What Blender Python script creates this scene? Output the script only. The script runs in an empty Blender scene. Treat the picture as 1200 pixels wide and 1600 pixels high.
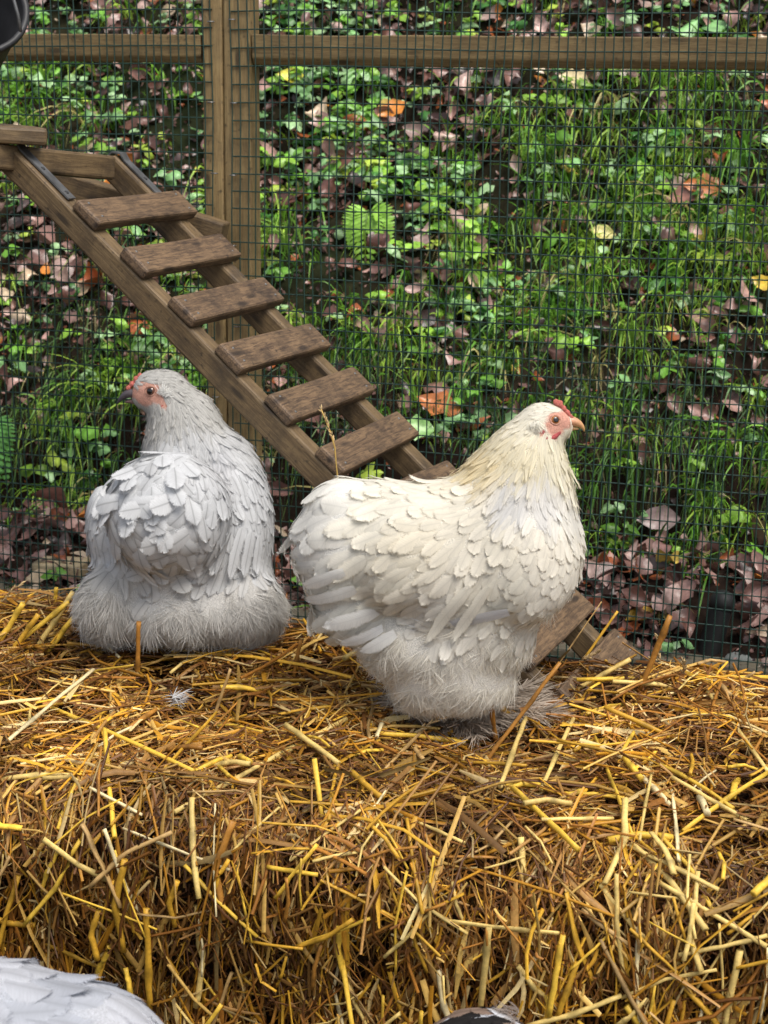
import bpy, bmesh, math
import numpy as np
from mathutils import Matrix, Vector
rng = np.random.default_rng(7)
SC = bpy.context.scene
COL = SC.collection
# ------------------------------------------------------------------ camera, world, sun, exposure
F, PIT, ROLL, HC = 2400., math.radians(15.), 0.015, 1.11
FW = np.array([0, math.cos(PIT), -math.sin(PIT)]); RT = np.array([1., 0, 0]); UP = np.array([0, math.sin(PIT), math.cos(PIT)])
CR, SR = math.cos(ROLL), math.sin(ROLL)
CX = RT * CR + UP * SR          # image right in world
CY = -RT * SR + UP * CR         # image up in world
EYE = np.array([0, 0, HC])
cd = bpy.data.cameras.new('camera'); cam = bpy.data.objects.new('camera', cd); COL.objects.link(cam)
cd.sensor_fit = 'HORIZONTAL'; cd.sensor_width = 36; cd.lens = 36 * F / 1200; cd.clip_start = .05; cd.clip_end = 200
cd.dof.use_dof = True; cd.dof.focus_distance = 1.80; cd.dof.aperture_fstop = 15
m = Matrix.Identity(4)
for i in range(3):
    m[i][0], m[i][1], m[i][2], m[i][3] = CX[i], CY[i], -FW[i], EYE[i]
cam.matrix_world = m
SC.camera = cam
SUN_EL, SUN_AZ = math.radians(62), math.radians(140)     # azimuth clockwise from +y
W = bpy.data.worlds.new('World'); SC.world = W; W.use_nodes = True
nt = W.node_tree; sky = nt.nodes.new('ShaderNodeTexSky'); sky.sky_type = 'NISHITA'; sky.sun_disc = False
sky.sun_elevation = SUN_EL; sky.sun_rotation = SUN_AZ; sky.air_density = 1.0; sky.dust_density = 3.0; sky.ozone_density = .6
hs = nt.nodes.new('ShaderNodeHueSaturation'); hs.inputs['Saturation'].default_value = .45; nt.links.new(sky.outputs[0], hs.inputs['Color'])
bg = nt.nodes['Background']; nt.links.new(hs.outputs[0], bg.inputs[0]); bg.inputs[1].default_value = .11
sl = bpy.data.lights.new('sun', 'SUN'); sl.energy = 1.9; sl.angle = math.radians(32); sl.color = (1, .95, .87)
so = bpy.data.objects.new('sun', sl); COL.objects.link(so)
sd = Vector((math.sin(SUN_AZ) * math.cos(SUN_EL), math.cos(SUN_AZ) * math.cos(SUN_EL), math.sin(SUN_EL)))
so.rotation_euler = sd.to_track_quat('Z', 'Y').to_euler(); so.location = (2, -2, 6)
SC.view_settings.view_transform = 'Standard'; SC.view_settings.look = 'None'; SC.view_settings.gamma = 1
SC.view_settings.exposure = 0.86; SC.view_settings.use_curve_mapping = False
SC.render.engine = 'CYCLES'; SC.cycles.max_bounces = 6; SC.cycles.use_denoising = True

# ------------------------------------------------------------------ maths helpers
def norm(v):
    return v / np.maximum(np.linalg.norm(v, axis=-1, keepdims=True), 1e-9)
def ray(px, py):
    px = np.asarray(px, float); py = np.asarray(py, float)
    return FW + CX * ((px - 600) / F)[..., None] + CY * ((800 - py) / F)[..., None]
def proj(p):
    q = p - EYE; z = q @ FW
    return np.stack([600 + q @ CX / z * F, 800 - q @ CY / z * F], -1)
def at_y(px, py, Y):
    d = ray(px, py); return EYE + d * (Y / d[1])
def on_plane(px, py, p0, n):
    d = ray(px, py); return EYE + d * (np.dot(np.asarray(p0) - EYE, n) / np.dot(d, n))
_ph = rng.uniform(0, 6.28, (40, 3))
def wob(p, f, k=0, oct=4):
    "smooth noise from summed sines, about -1..1"
    out = 0; a = 1.; s = 0
    for i in range(oct):
        q = _ph[(k * 5 + i) % 40]
        r = p[..., 0] * math.cos(q[2]) + p[..., 1] * math.sin(q[2]); t = -p[..., 0] * math.sin(q[2]) + p[..., 1] * math.cos(q[2])
        z = p[..., 2] if p.shape[-1] > 2 else 0
        out = out + a * np.sin(r * f + q[0] + 1.3 * np.sin(t * f * .7 + q[1]) + z * f * .8) * np.cos(t * f * .9 + q[1]); s += a
        a *= .6; f *= 1.9
    return out / s * 1.6

# ------------------------------------------------------------------ mesh helpers
def new_mesh(name, V, quads=None, tris=None, col=None, mat=None, smooth=True, vane=None):
    me = bpy.data.meshes.new(name)
    V = np.ascontiguousarray(V.reshape(-1, 3), np.float32)
    me.vertices.add(len(V)); me.vertices.foreach_set('co', V.ravel())
    q = np.zeros((0, 4), np.int32) if quads is None else np.asarray(quads, np.int32).reshape(-1, 4)
    t = np.zeros((0, 3), np.int32) if tris is None else np.asarray(tris, np.int32).reshape(-1, 3)
    loops = np.concatenate([q.ravel(), t.ravel()])
    me.loops.add(len(loops)); me.loops.foreach_set('vertex_index', loops)
    tot = np.concatenate([np.full(len(q), 4, np.int32), np.full(len(t), 3, np.int32)])
    me.polygons.add(len(tot)); me.polygons.foreach_set('loop_start', np.concatenate([[0], np.cumsum(tot)[:-1]]).astype(np.int32))
    me.polygons.foreach_set('loop_total', tot)
    me.polygons.foreach_set('use_smooth', np.full(len(tot), smooth))
    me.update(calc_edges=True)
    if col is not None:
        c = np.ones((len(V), 4), np.float32); c[:, :3] = np.clip(col.reshape(-1, 3), 0, 1)
        at = me.color_attributes.new('Col', 'FLOAT_COLOR', 'POINT'); at.data.foreach_set('color', c.ravel())
    if vane is not None:
        at = me.attributes.new('Vane', 'FLOAT_VECTOR', 'POINT'); at.data.foreach_set('vector', np.ascontiguousarray(vane.reshape(-1, 3), np.float32).ravel())
    if mat: me.materials.append(mat)
    return me
def grid_faces(N, R, C, closed=False):
    r = np.arange(R - 1)[:, None]; c = np.arange(C if closed else C - 1)[None]
    c2 = (c + 1) % C
    q = np.stack([r * C + c, r * C + c2, (r + 1) * C + c2, (r + 1) * C + c], -1).reshape(-1, 4)
    return (q[None] + (np.arange(N) * R * C)[:, None, None]).reshape(-1, 4)
def grid_mesh(name, V4, C4=None, mat=None, closed=False, smooth=True):
    N, R, C, _ = V4.shape
    return new_mesh(name, V4, grid_faces(N, R, C, closed), None, C4, mat, smooth)
def link(name, me, parent=None, loc=None, **kw):
    o = bpy.data.objects.new(name, me); COL.objects.link(o)
    if parent is not None: o.parent = parent
    if loc is not None: o.location = loc
    for k, v in kw.items(): o[k] = v
    return o
def tubes(P, rad, sides=6):
    "P (N,R,3) centre lines, rad (N,R) -> (N,R,sides,3)"
    T = np.gradient(P, axis=1); T = norm(T)
    ref = np.where(np.abs(T[..., 2:3]) > .9, np.array([1., 0, 0]), np.array([0, 0, 1.]))
    A = norm(np.cross(T, ref)); B = np.cross(T, A)
    an = np.arange(sides) / sides * 2 * np.pi
    return P[:, :, None] + rad[..., None, None] * (A[:, :, None] * np.cos(an)[:, None] + B[:, :, None] * np.sin(an)[:, None])
def tube_closed(P, rad, sides=8):
    "single tube with end caps collapsed"
    P = np.concatenate([P[:1], P, P[-1:]]); rad = np.concatenate([[1e-5], rad, [1e-5]])
    Pd = P.copy(); d0 = norm(P[2] - P[1]); d1 = norm(P[-2] - P[-3]); Pd[0] = P[0] - d0 * 1e-5; Pd[-1] = P[-1] + d1 * 1e-5
    return tubes(Pd[None], rad[None], sides)
def jit(c, n, a, spread=.0):
    "n colours round c with brightness jitter a"
    c = np.asarray(c, float)
    k = 1 + rng.normal(0, a, (n, 1)); return np.clip(c * k + rng.normal(0, spread, (n, 3)), .005, 1)
def pal(cols, weights, n, a=.12):
    w = np.array(weights, float); i = rng.choice(len(cols), n, p=w / w.sum())
    return np.clip(np.array(cols, float)[i] * (1 + rng.normal(0, a, (n, 1))), .004, 1)

# ------------------------------------------------------------------ materials
def mat_new(name, rough=.7, spec=.5):
    M = bpy.data.materials.new(name); M.use_nodes = True
    b = M.node_tree.nodes['Principled BSDF']; b.inputs['Roughness'].default_value = rough
    b.inputs['Specular IOR Level'].default_value = spec
    return M, M.node_tree.nodes, M.node_tree.links, b
def mat_attr(name, rough=.7, spec=.4, trans=0., nscale=0, namp=.25, bump=0., bscale=200, stretch=None):
    M, n, l, b = mat_new(name, rough, spec)
    a = n.new('ShaderNodeAttribute'); a.attribute_name = 'Col'; c = a.outputs['Color']
    if nscale:
        t = n.new('ShaderNodeTexNoise'); t.inputs['Scale'].default_value = nscale; t.inputs['Detail'].default_value = 4
        g = n.new('ShaderNodeNewGeometry'); l.new(g.outputs['Position'], t.inputs['Vector'])
        r = n.new('ShaderNodeMapRange'); r.inputs[1].default_value = .25; r.inputs[2].default_value = .75
        r.inputs[3].default_value = 1 - namp; r.inputs[4].default_value = 1 + namp; l.new(t.outputs[0], r.inputs[0])
        mx = n.new('ShaderNodeVectorMath'); mx.operation = 'SCALE'; l.new(c, mx.inputs[0]); l.new(r.outputs[0], mx.inputs['Scale']); c = mx.outputs[0]
    l.new(c, b.inputs['Base Color'])
    if bump:
        t2 = n.new('ShaderNodeTexNoise'); t2.inputs['Scale'].default_value = bscale; t2.inputs['Detail'].default_value = 3
        g2 = n.new('ShaderNodeNewGeometry'); l.new(g2.outputs['Position'], t2.inputs['Vector'])
        bp = n.new('ShaderNodeBump'); bp.inputs['Strength'].default_value = bump; bp.inputs['Distance'].default_value = .002
        l.new(t2.outputs[0], bp.inputs['Height']); l.new(bp.outputs[0], b.inputs['Normal'])
    if trans:
        tr = n.new('ShaderNodeBsdfTranslucent'); l.new(c, tr.inputs[0]); ms = n.new('ShaderNodeMixShader'); ms.inputs[0].default_value = trans
        l.new(b.outputs[0], ms.inputs[1]); l.new(tr.outputs[0], ms.inputs[2]); l.new(ms.outputs[0], n['Material Output'].inputs[0])
    return M
def mat_flat(name, c, rough=.6, spec=.5, metal=0., nscale=0, namp=.25):
    M, n, l, b = mat_new(name, rough, spec); b.inputs['Metallic'].default_value = metal
    b.inputs['Base Color'].default_value = (*c, 1)
    if nscale:
        t = n.new('ShaderNodeTexNoise'); t.inputs['Scale'].default_value = nscale; t.inputs['Detail'].default_value = 5
        tc = n.new('ShaderNodeTexCoord'); l.new(tc.outputs['Object'], t.inputs['Vector'])
        r = n.new('ShaderNodeValToRGB'); r.color_ramp.elements[0].position = .3; r.color_ramp.elements[1].position = .72
        r.color_ramp.elements[0].color = (*[x * (1 - namp) for x in c], 1); r.color_ramp.elements[1].color = (*[min(1, x * (1 + namp)) for x in c], 1)
        l.new(t.outputs[0], r.inputs[0]); l.new(r.outputs[0], b.inputs['Base Color'])
        bp = n.new('ShaderNodeBump'); bp.inputs['Strength'].default_value = .3; bp.inputs['Distance'].default_value = .002
        l.new(t.outputs[0], bp.inputs['Height']); l.new(bp.outputs[0], b.inputs['Normal'])
    return M
def mat_wood(name, light, dark, stain, grain=(6, 85, 85), stain_amt=.5, rough=.6):
    "long grain along local x, growth rings, dirt"
    M, n, l, b = mat_new(name, rough, .45)
    tc = n.new('ShaderNodeTexCoord'); oi = n.new('ShaderNodeObjectInfo')
    ad = n.new('ShaderNodeVectorMath'); ad.operation = 'MULTIPLY_ADD'; ad.inputs[1].default_value = (1, 1, 1)
    cmb = n.new('ShaderNodeCombineXYZ')
    mu = n.new('ShaderNodeMath'); mu.operation = 'MULTIPLY'; mu.inputs[1].default_value = 17; l.new(oi.outputs['Random'], mu.inputs[0])
    for i in range(3): l.new(mu.outputs[0], cmb.inputs[i])
    l.new(tc.outputs['Object'], ad.inputs[0]); l.new(cmb.outputs[0], ad.inputs[2])
    mp = n.new('ShaderNodeMapping'); mp.inputs['Scale'].default_value = grain; l.new(ad.outputs[0], mp.inputs[0])
    no = n.new('ShaderNodeTexNoise'); no.inputs['Scale'].default_value = 3; no.inputs['Detail'].default_value = 8; no.inputs['Roughness'].default_value = .65
    no.inputs['Distortion'].default_value = 1.2; l.new(mp.outputs[0], no.inputs['Vector'])
    r = n.new('ShaderNodeValToRGB'); r.color_ramp.elements[0].position = .36; r.color_ramp.elements[0].color = (*dark, 1)
    r.color_ramp.elements[1].position = .62; r.color_ramp.elements[1].color = (*light, 1); l.new(no.outputs[0], r.inputs[0])
    n2 = n.new('ShaderNodeTexNoise'); n2.inputs['Scale'].default_value = 22; n2.inputs['Detail'].default_value = 6; n2.inputs['Roughness'].default_value = .7
    l.new(ad.outputs[0], n2.inputs['Vector'])
    r2 = n.new('ShaderNodeMapRange'); r2.inputs[1].default_value = .45; r2.inputs[2].default_value = .72; r2.inputs[4].default_value = stain_amt
    l.new(n2.outputs[0], r2.inputs[0])
    mx = n.new('ShaderNodeMixRGB'); mx.inputs[2].default_value = (*stain, 1); l.new(r2.outputs[0], mx.inputs[0]); l.new(r.outputs[0], mx.inputs[1])
    n3 = n.new('ShaderNodeTexNoise'); n3.inputs['Scale'].default_value = 130; n3.inputs['Detail'].default_value = 3; l.new(ad.outputs[0], n3.inputs['Vector'])
    r3 = n.new('ShaderNodeMapRange'); r3.inputs[1].default_value = .62; r3.inputs[2].default_value = .74; r3.inputs[4].default_value = .8; l.new(n3.outputs[0], r3.inputs[0])
    mp4 = n.new('ShaderNodeMapping'); mp4.inputs['Scale'].default_value = (5, 17, 17); l.new(ad.outputs[0], mp4.inputs[0])
    vo = n.new('ShaderNodeTexVoronoi'); vo.inputs['Scale'].default_value = 2.2; l.new(mp4.outputs[0], vo.inputs['Vector'])
    r4 = n.new('ShaderNodeMapRange'); r4.inputs[1].default_value = .10; r4.inputs[2].default_value = .22; r4.inputs[3].default_value = .85; r4.inputs[4].default_value = 0; l.new(vo.outputs['Distance'], r4.inputs[0])
    mm = n.new('ShaderNodeMath'); mm.operation = 'MAXIMUM'; l.new(r3.outputs[0], mm.inputs[0]); l.new(r4.outputs[0], mm.inputs[1])
    mx2 = n.new('ShaderNodeMixRGB'); mx2.inputs[2].default_value = (*[x * .55 + y * .15 for x, y in zip(stain, dark)], 1); l.new(mm.outputs[0], mx2.inputs[0]); l.new(mx.outputs[0], mx2.inputs[1]); mx = mx2
    l.new(mx.outputs[0], b.inputs['Base Color'])
    bp = n.new('ShaderNodeBump'); bp.inputs['Strength'].default_value = .45; bp.inputs['Distance'].default_value = .0015
    l.new(no.outputs[0], bp.inputs['Height']); l.new(bp.outputs[0], b.inputs['Normal'])
    return M
M_POST = mat_wood('fence_timber', (.34, .24, .105), (.21, .138, .058), (.065, .047, .027), stain_amt=.5)
M_RAIL = mat_wood('ladder_rail_timber', (.18, .12, .057), (.088, .055, .026), (.028, .019, .012), stain_amt=.9)
M_RUNG = mat_wood('ladder_rung_timber', (.19, .12, .065), (.052, .031, .019), (.022, .014, .010), grain=(9, 100, 100), stain_amt=.85)
M_BOARD = mat_wood('board_timber', (.22, .19, .13), (.13, .105, .07), (.05, .05, .03))
M_WIRE = mat_flat('green_wire', (.012, .04, .03), .45, .5)
M_STEEL = mat_flat('strap_steel', (.2, .2, .2), .45, .5, .8, 60, .3)
M_RUBBER = mat_flat('black_rubber', (.018, .018, .02), .55, .5, 0, 30, .4)
M_PIPE = mat_flat('black_plastic', (.006, .006, .006), .6, .5, 0, 40, .4)
M_STRAW = mat_attr('straw', .5, .35, .12, 260, .2)
M_FEATH = mat_attr('feather', .75, .2, .4, 420, .05)
def mat_feather(name, sh, fray=.66):
    "vane with barbs running out from the shaft; barbs part at the edges"
    M, n, l, b = mat_new(name, .7, .25)
    a = n.new('ShaderNodeAttribute'); a.attribute_name = 'Col'; u = n.new('ShaderNodeAttribute'); u.attribute_name = 'Vane'
    sp = n.new('ShaderNodeSeparateXYZ'); l.new(u.outputs['Vector'], sp.inputs[0])        # x across -1..1, y along in mm, z edge nearness 0..1
    def mth(op, x, y=None):
        m_ = n.new('ShaderNodeMath'); m_.operation = op
        for i, v in enumerate((x, y)):
            if v is None: continue
            if isinstance(v, (int, float)): m_.inputs[i].default_value = v
            else: l.new(v, m_.inputs[i])
        return m_.outputs[0]
    ab = mth('ABSOLUTE', sp.outputs[0]); bar = mth('SUBTRACT', sp.outputs[1], mth('MULTIPLY', ab, 7.))
    oi = n.new('ShaderNodeNewGeometry'); cb = n.new('ShaderNodeCombineXYZ'); l.new(bar, cb.inputs[0]); l.new(mth('MULTIPLY', sp.outputs[0], .35), cb.inputs[1]); l.new(mth('MULTIPLY', oi.outputs['Random Per Island'], 97.), cb.inputs[2])
    t = n.new('ShaderNodeTexNoise'); t.inputs['Scale'].default_value = 2.3; t.inputs['Detail'].default_value = 3; l.new(cb.outputs[0], t.inputs['Vector'])
    r = n.new('ShaderNodeMapRange'); r.inputs[1].default_value = .3; r.inputs[2].default_value = .7; r.inputs[3].default_value = .86; r.inputs[4].default_value = 1.06; l.new(t.outputs[0], r.inputs[0])
    shl = n.new('ShaderNodeMapRange'); shl.inputs[1].default_value = .03; shl.inputs[2].default_value = .12; shl.inputs[3].default_value = sh; shl.inputs[4].default_value = 1; l.new(ab, shl.inputs[0]); rr_ = mth('MULTIPLY', r.outputs[0], shl.outputs[0])
    mx = n.new('ShaderNodeVectorMath'); mx.operation = 'SCALE'; l.new(a.outputs['Color'], mx.inputs[0]); l.new(rr_, mx.inputs['Scale']); l.new(mx.outputs[0], b.inputs['Base Color'])
    bp = n.new('ShaderNodeBump'); bp.inputs['Strength'].default_value = .35; bp.inputs['Distance'].default_value = .0006; l.new(t.outputs[0], bp.inputs['Height']); l.new(bp.outputs[0], b.inputs['Normal'])
    tr = n.new('ShaderNodeBsdfTranslucent'); l.new(mx.outputs[0], tr.inputs[0]); ms = n.new('ShaderNodeMixShader'); ms.inputs[0].default_value = .33; l.new(b.outputs[0], ms.inputs[1]); l.new(tr.outputs[0], ms.inputs[2])
    tp = n.new('ShaderNodeBsdfTransparent'); m2 = n.new('ShaderNodeMixShader')
    gap = mth('GREATER_THAN', mth('ADD', mth('MULTIPLY', sp.outputs[2], fray), t.outputs[0]), 1.0); l.new(gap, m2.inputs[0]); l.new(ms.outputs[0], m2.inputs[1]); l.new(tp.outputs[0], m2.inputs[2]); l.new(m2.outputs[0], n['Material Output'].inputs[0])
    return M
M_VANE = mat_feather('white_feather', .93)
M_VANE_G = mat_feather('grey_feather', .72, .62)
M_SKIN = mat_attr('hen_skin', .5, .35, 0, 700, .3, .9, 1100)
M_LEAFD = mat_attr('dead_leaf', .3, .5, .05, 90, .35, .4, 120)
M_LEAFG = mat_attr('green_leaf', .36, .5, .25, 60, .25)
M_GRASS = mat_attr('grass_blade', .45, .4, .25, 30, .25)
M_SOIL = mat_attr('soil', .95, .02, 0, 45, .5, 1.0, 70)
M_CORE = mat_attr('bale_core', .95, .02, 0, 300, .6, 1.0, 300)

# ------------------------------------------------------------------ timber
def beam(name, A, B, h, d, nrm, mat, parent=None, bev=.002, chamfer=0., off=0., **kw):
    "timber from A to B; d = thickness along nrm, h = across; local x along length, y along nrm"
    A = np.asarray(A, float); B = np.asarray(B, float); x = norm(B - A); y = np.asarray(nrm, float); y = norm(y - x * np.dot(x, y)); z = np.cross(x, y)
    Ln = np.linalg.norm(B - A); me = bpy.data.meshes.new(name); bm = bmesh.new()
    ch = chamfer
    prof = [(-d / 2, -h / 2 + ch), (-d / 2 + ch * .8, -h / 2), (d / 2, -h / 2), (d / 2, h / 2), (-d / 2, h / 2)] if ch else [(-d / 2, -h / 2), (d / 2, -h / 2), (d / 2, h / 2), (-d / 2, h / 2)]
    ns = max(2, int(Ln / .12)); rings = []
    for i in range(ns + 1):
        t = -Ln / 2 + Ln * i / ns
        rings.append([bm.verts.new((t, p[0] + rng.normal(0, .0005), p[1] + rng.normal(0, .0006))) for p in prof])
    k = len(prof)
    for i in range(ns):
        for j in range(k): bm.faces.new((rings[i][j], rings[i][(j + 1) % k], rings[i + 1][(j + 1) % k], rings[i + 1][j]))
    bm.faces.new(rings[0]); bm.faces.new(rings[-1][::-1])
    bmesh.ops.recalc_face_normals(bm, faces=bm.faces)
    es = [e for e in bm.edges if e.calc_face_angle(0) > .5]
    bmesh.ops.bevel(bm, geom=es, offset=bev, segments=2, affect='EDGES', profile=.5)
    bm.to_mesh(me); bm.free(); me.materials.append(mat)
    o = link(name, me, None, None, **kw)
    mw = Matrix.Identity(4)
    c = (A + B) / 2 + y * off
    if parent is not None: c = c - np.array(parent.location)
    for i in range(3): mw[i][0], mw[i][1], mw[i][2], mw[i][3] = x[i], y[i], z[i], c[i]
    if parent is not None: o.parent = parent
    o.matrix_local = mw
    return o
def thing(name, loc, label, cat, group=None):
    o = bpy.data.objects.new(name, None); COL.objects.link(o); o.location = loc; o.empty_display_size = .05
    o['label'] = label; o['category'] = cat
    if group: o['group'] = group
    return o
def screw(parent, local, axis, r=.0022, name='screw', mat=None):
    "a small domed head, local to its parent"
    ax = norm(np.asarray(axis, float)); P = np.array([local - ax * .002, local + ax * .0004, local + ax * .0009])
    V = tube_closed(P, np.array([r, r, r * .6]), 7)
    return link(name, grid_mesh(name, V, None, mat or M_STEEL, True), parent)

# ------------------------------------------------------------------ fence frame of reference
YAW = math.radians(14.5)
FE = np.array([math.cos(YAW), -math.sin(YAW), 0]); FN = np.array([math.sin(YAW), math.cos(YAW), 0]); FP = np.array([-.065, 2.30, 0])
def fpt(px, py, off=0.): return on_plane(px, py, FP + FN * off, FN)
def fu(px, py=300): return float(np.dot(fpt(px, py) - FP, FE))
def fq(q, z, off=0.): return FP + FE * q + FN * off + np.array([0, 0, z])

# ------------------------------------------------------------------ setting: pen floor and bank
def bank_z(q, w):
    "ground height behind the fence: flat strip, dug face, then slope"
    xs = [-.1, .0, .30, .37, .43, .60, 1.0, 1.7, 3.2, 6.0]; zs = [.285, .292, .33, .345, .52, .66, 1.04, 1.72, 2.7, 4.2]
    p = np.stack([q, w], -1)
    ww = w + .05 * wob(p, 5., 1, 3) * np.clip((w - .1) * 4, 0, 1)
    return np.interp(ww, xs, zs) + (.012 * wob(p, 22., 2, 3) + .03 * wob(p, 6., 3, 2)) * np.clip(w * 5, .15, 1)
def bank_pt(q, w): 
    z = bank_z(q, w); return FP + FE * q[..., None] + FN * w[..., None] + np.stack([0 * z, 0 * z, z], -1)
def bank_n(q, w):
    h = .02; dq = (bank_z(q + h, w) - bank_z(q - h, w)) / (2 * h); dw = (bank_z(q, w + h) - bank_z(q, w - h)) / (2 * h)
    return norm(-FE * dq[..., None] - FN * dw[..., None] + np.array([0, 0, 1.]))
ws = np.concatenate([np.linspace(-.02, 2.2, 150), np.linspace(2.35, 6, 20)]); qs = np.concatenate([np.linspace(-6, -2.1, 12), np.linspace(-2, 2, 180), np.linspace(2.1, 6, 12)])
Q, Wg = np.meshgrid(qs, ws, indexing='ij'); BP = bank_pt(Q, Wg)
mo = np.clip(.5 + .6 * wob(np.stack([Q, Wg], -1), 7, 4, 4), 0, 1)[..., None] * np.clip((Wg - .4) * 3, 0, 1)[..., None]
BC = np.array([.020, .013, .010]) * (1 - mo) + np.array([.014, .018, .008]) * mo
bank = link('bank', grid_mesh('bank', BP[None], BC[None], M_SOIL), kind='structure')
gx = np.linspace(-8, 8, 60); gy = np.linspace(-6, 2.6, 60); GX, GY = np.meshgrid(gx, gy, indexing='ij')
GP = np.stack([GX, GY, .006 * wob(np.stack([GX, GY], -1), 9, 5)], -1)
keep = (GP - FP) @ FN < .03
GP[..., :2] -= np.where(keep, 0, ((GP - FP) @ FN - .03))[..., None] * FN[:2]
ground = link('ground', grid_mesh('ground', GP[None], np.broadcast_to(np.array([.05, .036, .025]), (1,) + GP.shape).copy(), M_SOIL), kind='structure')

# ------------------------------------------------------------------ fence panels
def wires(q0, q1, zoff, name, parent, z0=.262, z1=1.62):
    base = np.array(parent.location)
    qs_ = np.arange(q0, q1 + .001, .0127); R = 24; zz = np.linspace(z0, z1, R)
    P = np.stack([fq(q, 0) for q in qs_])[:, None] + np.zeros((1, R, 1)); P = P + np.array([0, 0, 1.]) * zz[None, :, None]
    wv = np.stack([np.broadcast_to(qs_[:, None], (len(qs_), R)), np.broadcast_to(zz[None], (len(qs_), R))], -1)
    P = P + FE * (.0022 * wob(wv, 9, 1, 2) + rng.normal(0, .0006, (len(qs_), 1)))[..., None] + FN * (-.0012 + .004 * wob(wv, 4, 6, 2))[..., None]
    V1 = tubes(P, np.full(P.shape[:2], .00105), 5)
    zs_ = np.arange(z0 + zoff, z1, .0254); R2 = 30; qq = np.linspace(q0, q1, R2)
    P2 = FP + FE * qq[None, :, None] + np.array([0, 0, 1.]) * zs_[:, None, None]
    wv2 = np.stack([np.broadcast_to(qq[None], (len(zs_), R2)), np.broadcast_to(zs_[:, None], (len(zs_), R2))], -1)
    P2 = P2 + np.array([0, 0, 1.]) * (.0018 * wob(wv2, 7, 2, 2))[..., None] + FN * (.0004 + .004 * wob(wv2, 4, 6, 2))[..., None]
    V2 = tubes(P2, np.full(P2.shape[:2], .00105), 5)
    a = grid_faces(V1.shape[0], R, 5, True); b = grid_faces(V2.shape[0], R2, 5, True) + V1.shape[0] * R * 5
    me = new_mesh(name, np.concatenate([V1.reshape(-1, 3), V2.reshape(-1, 3)]) - base, np.concatenate([a, b]), None, None, M_WIRE)
    return link(name, me, parent, kind='stuff')
uL0, uS, uR1 = fu(317), fu(349), fu(391)
bx = FN * .022
panel_a = thing('fence_panel', fq(uS - .7, 0), 'wire mesh fence panel left of the timber joint, behind the ladder', 'fence', 'timber framed wire mesh panels')
panel_b = thing('fence_panel', fq(uS + .7, 0), 'wide wire mesh fence panel right of the timber joint, behind both hens', 'fence', 'timber framed wire mesh panels')
panel_b.name = 'fence_panel.001'
wp = uS - uL0 - .0006
beam('post', fq(uS - wp / 2 - .0006, 0, .026), fq(uS - wp / 2 - .0006, 1.75, .026), .045, wp, FE, M_POST, panel_a, .0035)
wp2 = uR1 - uS - .0006
beam('post', fq(uS + wp2 / 2 + .0006, 0, .026), fq(uS + wp2 / 2 + .0006, 1.75, .026), .045, wp2, FE, M_POST, panel_b, .0035)
zt = fpt(0, 54)[2], fpt(1200, 57)[2]
rz = .5 * (zt[0] + zt[1])
beam('rail', fq(-1.5, rz - .019, .026), fq(uL0 - .002, rz - .019, .026), .040, .040, FN, M_POST, panel_a, .002, .009)
beam('rail', fq(uR1 - .008 + .0095, rz - .0205, .026), fq(1.6, rz - .0205, .026), .042, .040, FN, M_POST, panel_b, .002, .010)
beam('bottom_board', fq(-1.5, .225, .042), fq(uL0 - .002, .225, .042), .16, .075, FN, M_BOARD, panel_a, .003)
beam('bottom_board', fq(uR1 + .002, .222, .042), fq(1.6, .222, .042), .16, .075, FN, M_BOARD, panel_b, .003)
wires(-1.45, fu(334), .0068, 'wire_mesh', panel_a)
wires(fu(363), 1.55, .0035, 'wire_mesh', panel_b)
for pan, q in ((panel_a, fu(333.5)), (panel_b, fu(364))):
    base = np.array(pan.location)
    P = []
    for z in np.arange(.45, 1.6, .11) + rng.uniform(-.01, .01, 11):
        c = fq(q + rng.normal(0, .001), z) - base
        P.append(np.stack([c + FE * s * .0035 * (1 if abs(s) < 1.5 else .9) - FN * (.0035 if abs(s) < 1.5 else -.002) for s in (-1.6, -1, 0, 1, 1.6)]))
    P = np.array(P); link('staples', grid_mesh('staples', tubes(P, np.full(P.shape[:2], .0009), 5), None, M_STEEL, True), pan, kind='stuff')

# ------------------------------------------------------------------ landing timbers above the ladder
D6, RL, LA = 1.90, .253, math.radians(23.2)
LE = np.array([math.cos(LA), -math.sin(LA), 0]); LR = np.array([math.sin(LA), math.cos(LA), 0])
P6 = at_y(530, 748, D6); PT = on_plane(150, 362, P6, LR); LD = (PT - P6) / 5.       # one rung pitch up the slope
LU = norm(LD); LN = norm(np.cross(LR, LU)); LN = LN if LN[2] > 0 else -LN            # slope direction, upward normal of the steps
land = thing('landing', (at_y(-40, 250, 2.1)), 'weathered timber landing beams where the hen ladder hooks on', 'timber frame')
def k_at(px, py, plane_off):   # point on the vertical plane of the rails, offset along the rungs
    return on_plane(px, py, P6 + LR * plane_off, LR)
a = at_y(-60, 240, 2.04); b_ = at_y(163, 262, 2.262)
beam('beam', a, b_, .034, .045, norm(np.cross(b_ - a, [0, 0, 1.])), M_RAIL, land, .004)
up3 = np.array([0, 0, .0])
a = at_y(-70, 204, 2.09); b_ = at_y(66, 213, 2.13)
beam('board', a, b_, .024, .10, norm(np.cross(b_ - a, [0, 0, 1.])), M_RAIL, land, .005)
a = fpt(20, 262, -.052); b_ = fpt(351, 366, -.052)
beam('brace', a, b_, .036, .034, FN, M_RAIL, land, .003)

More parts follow.
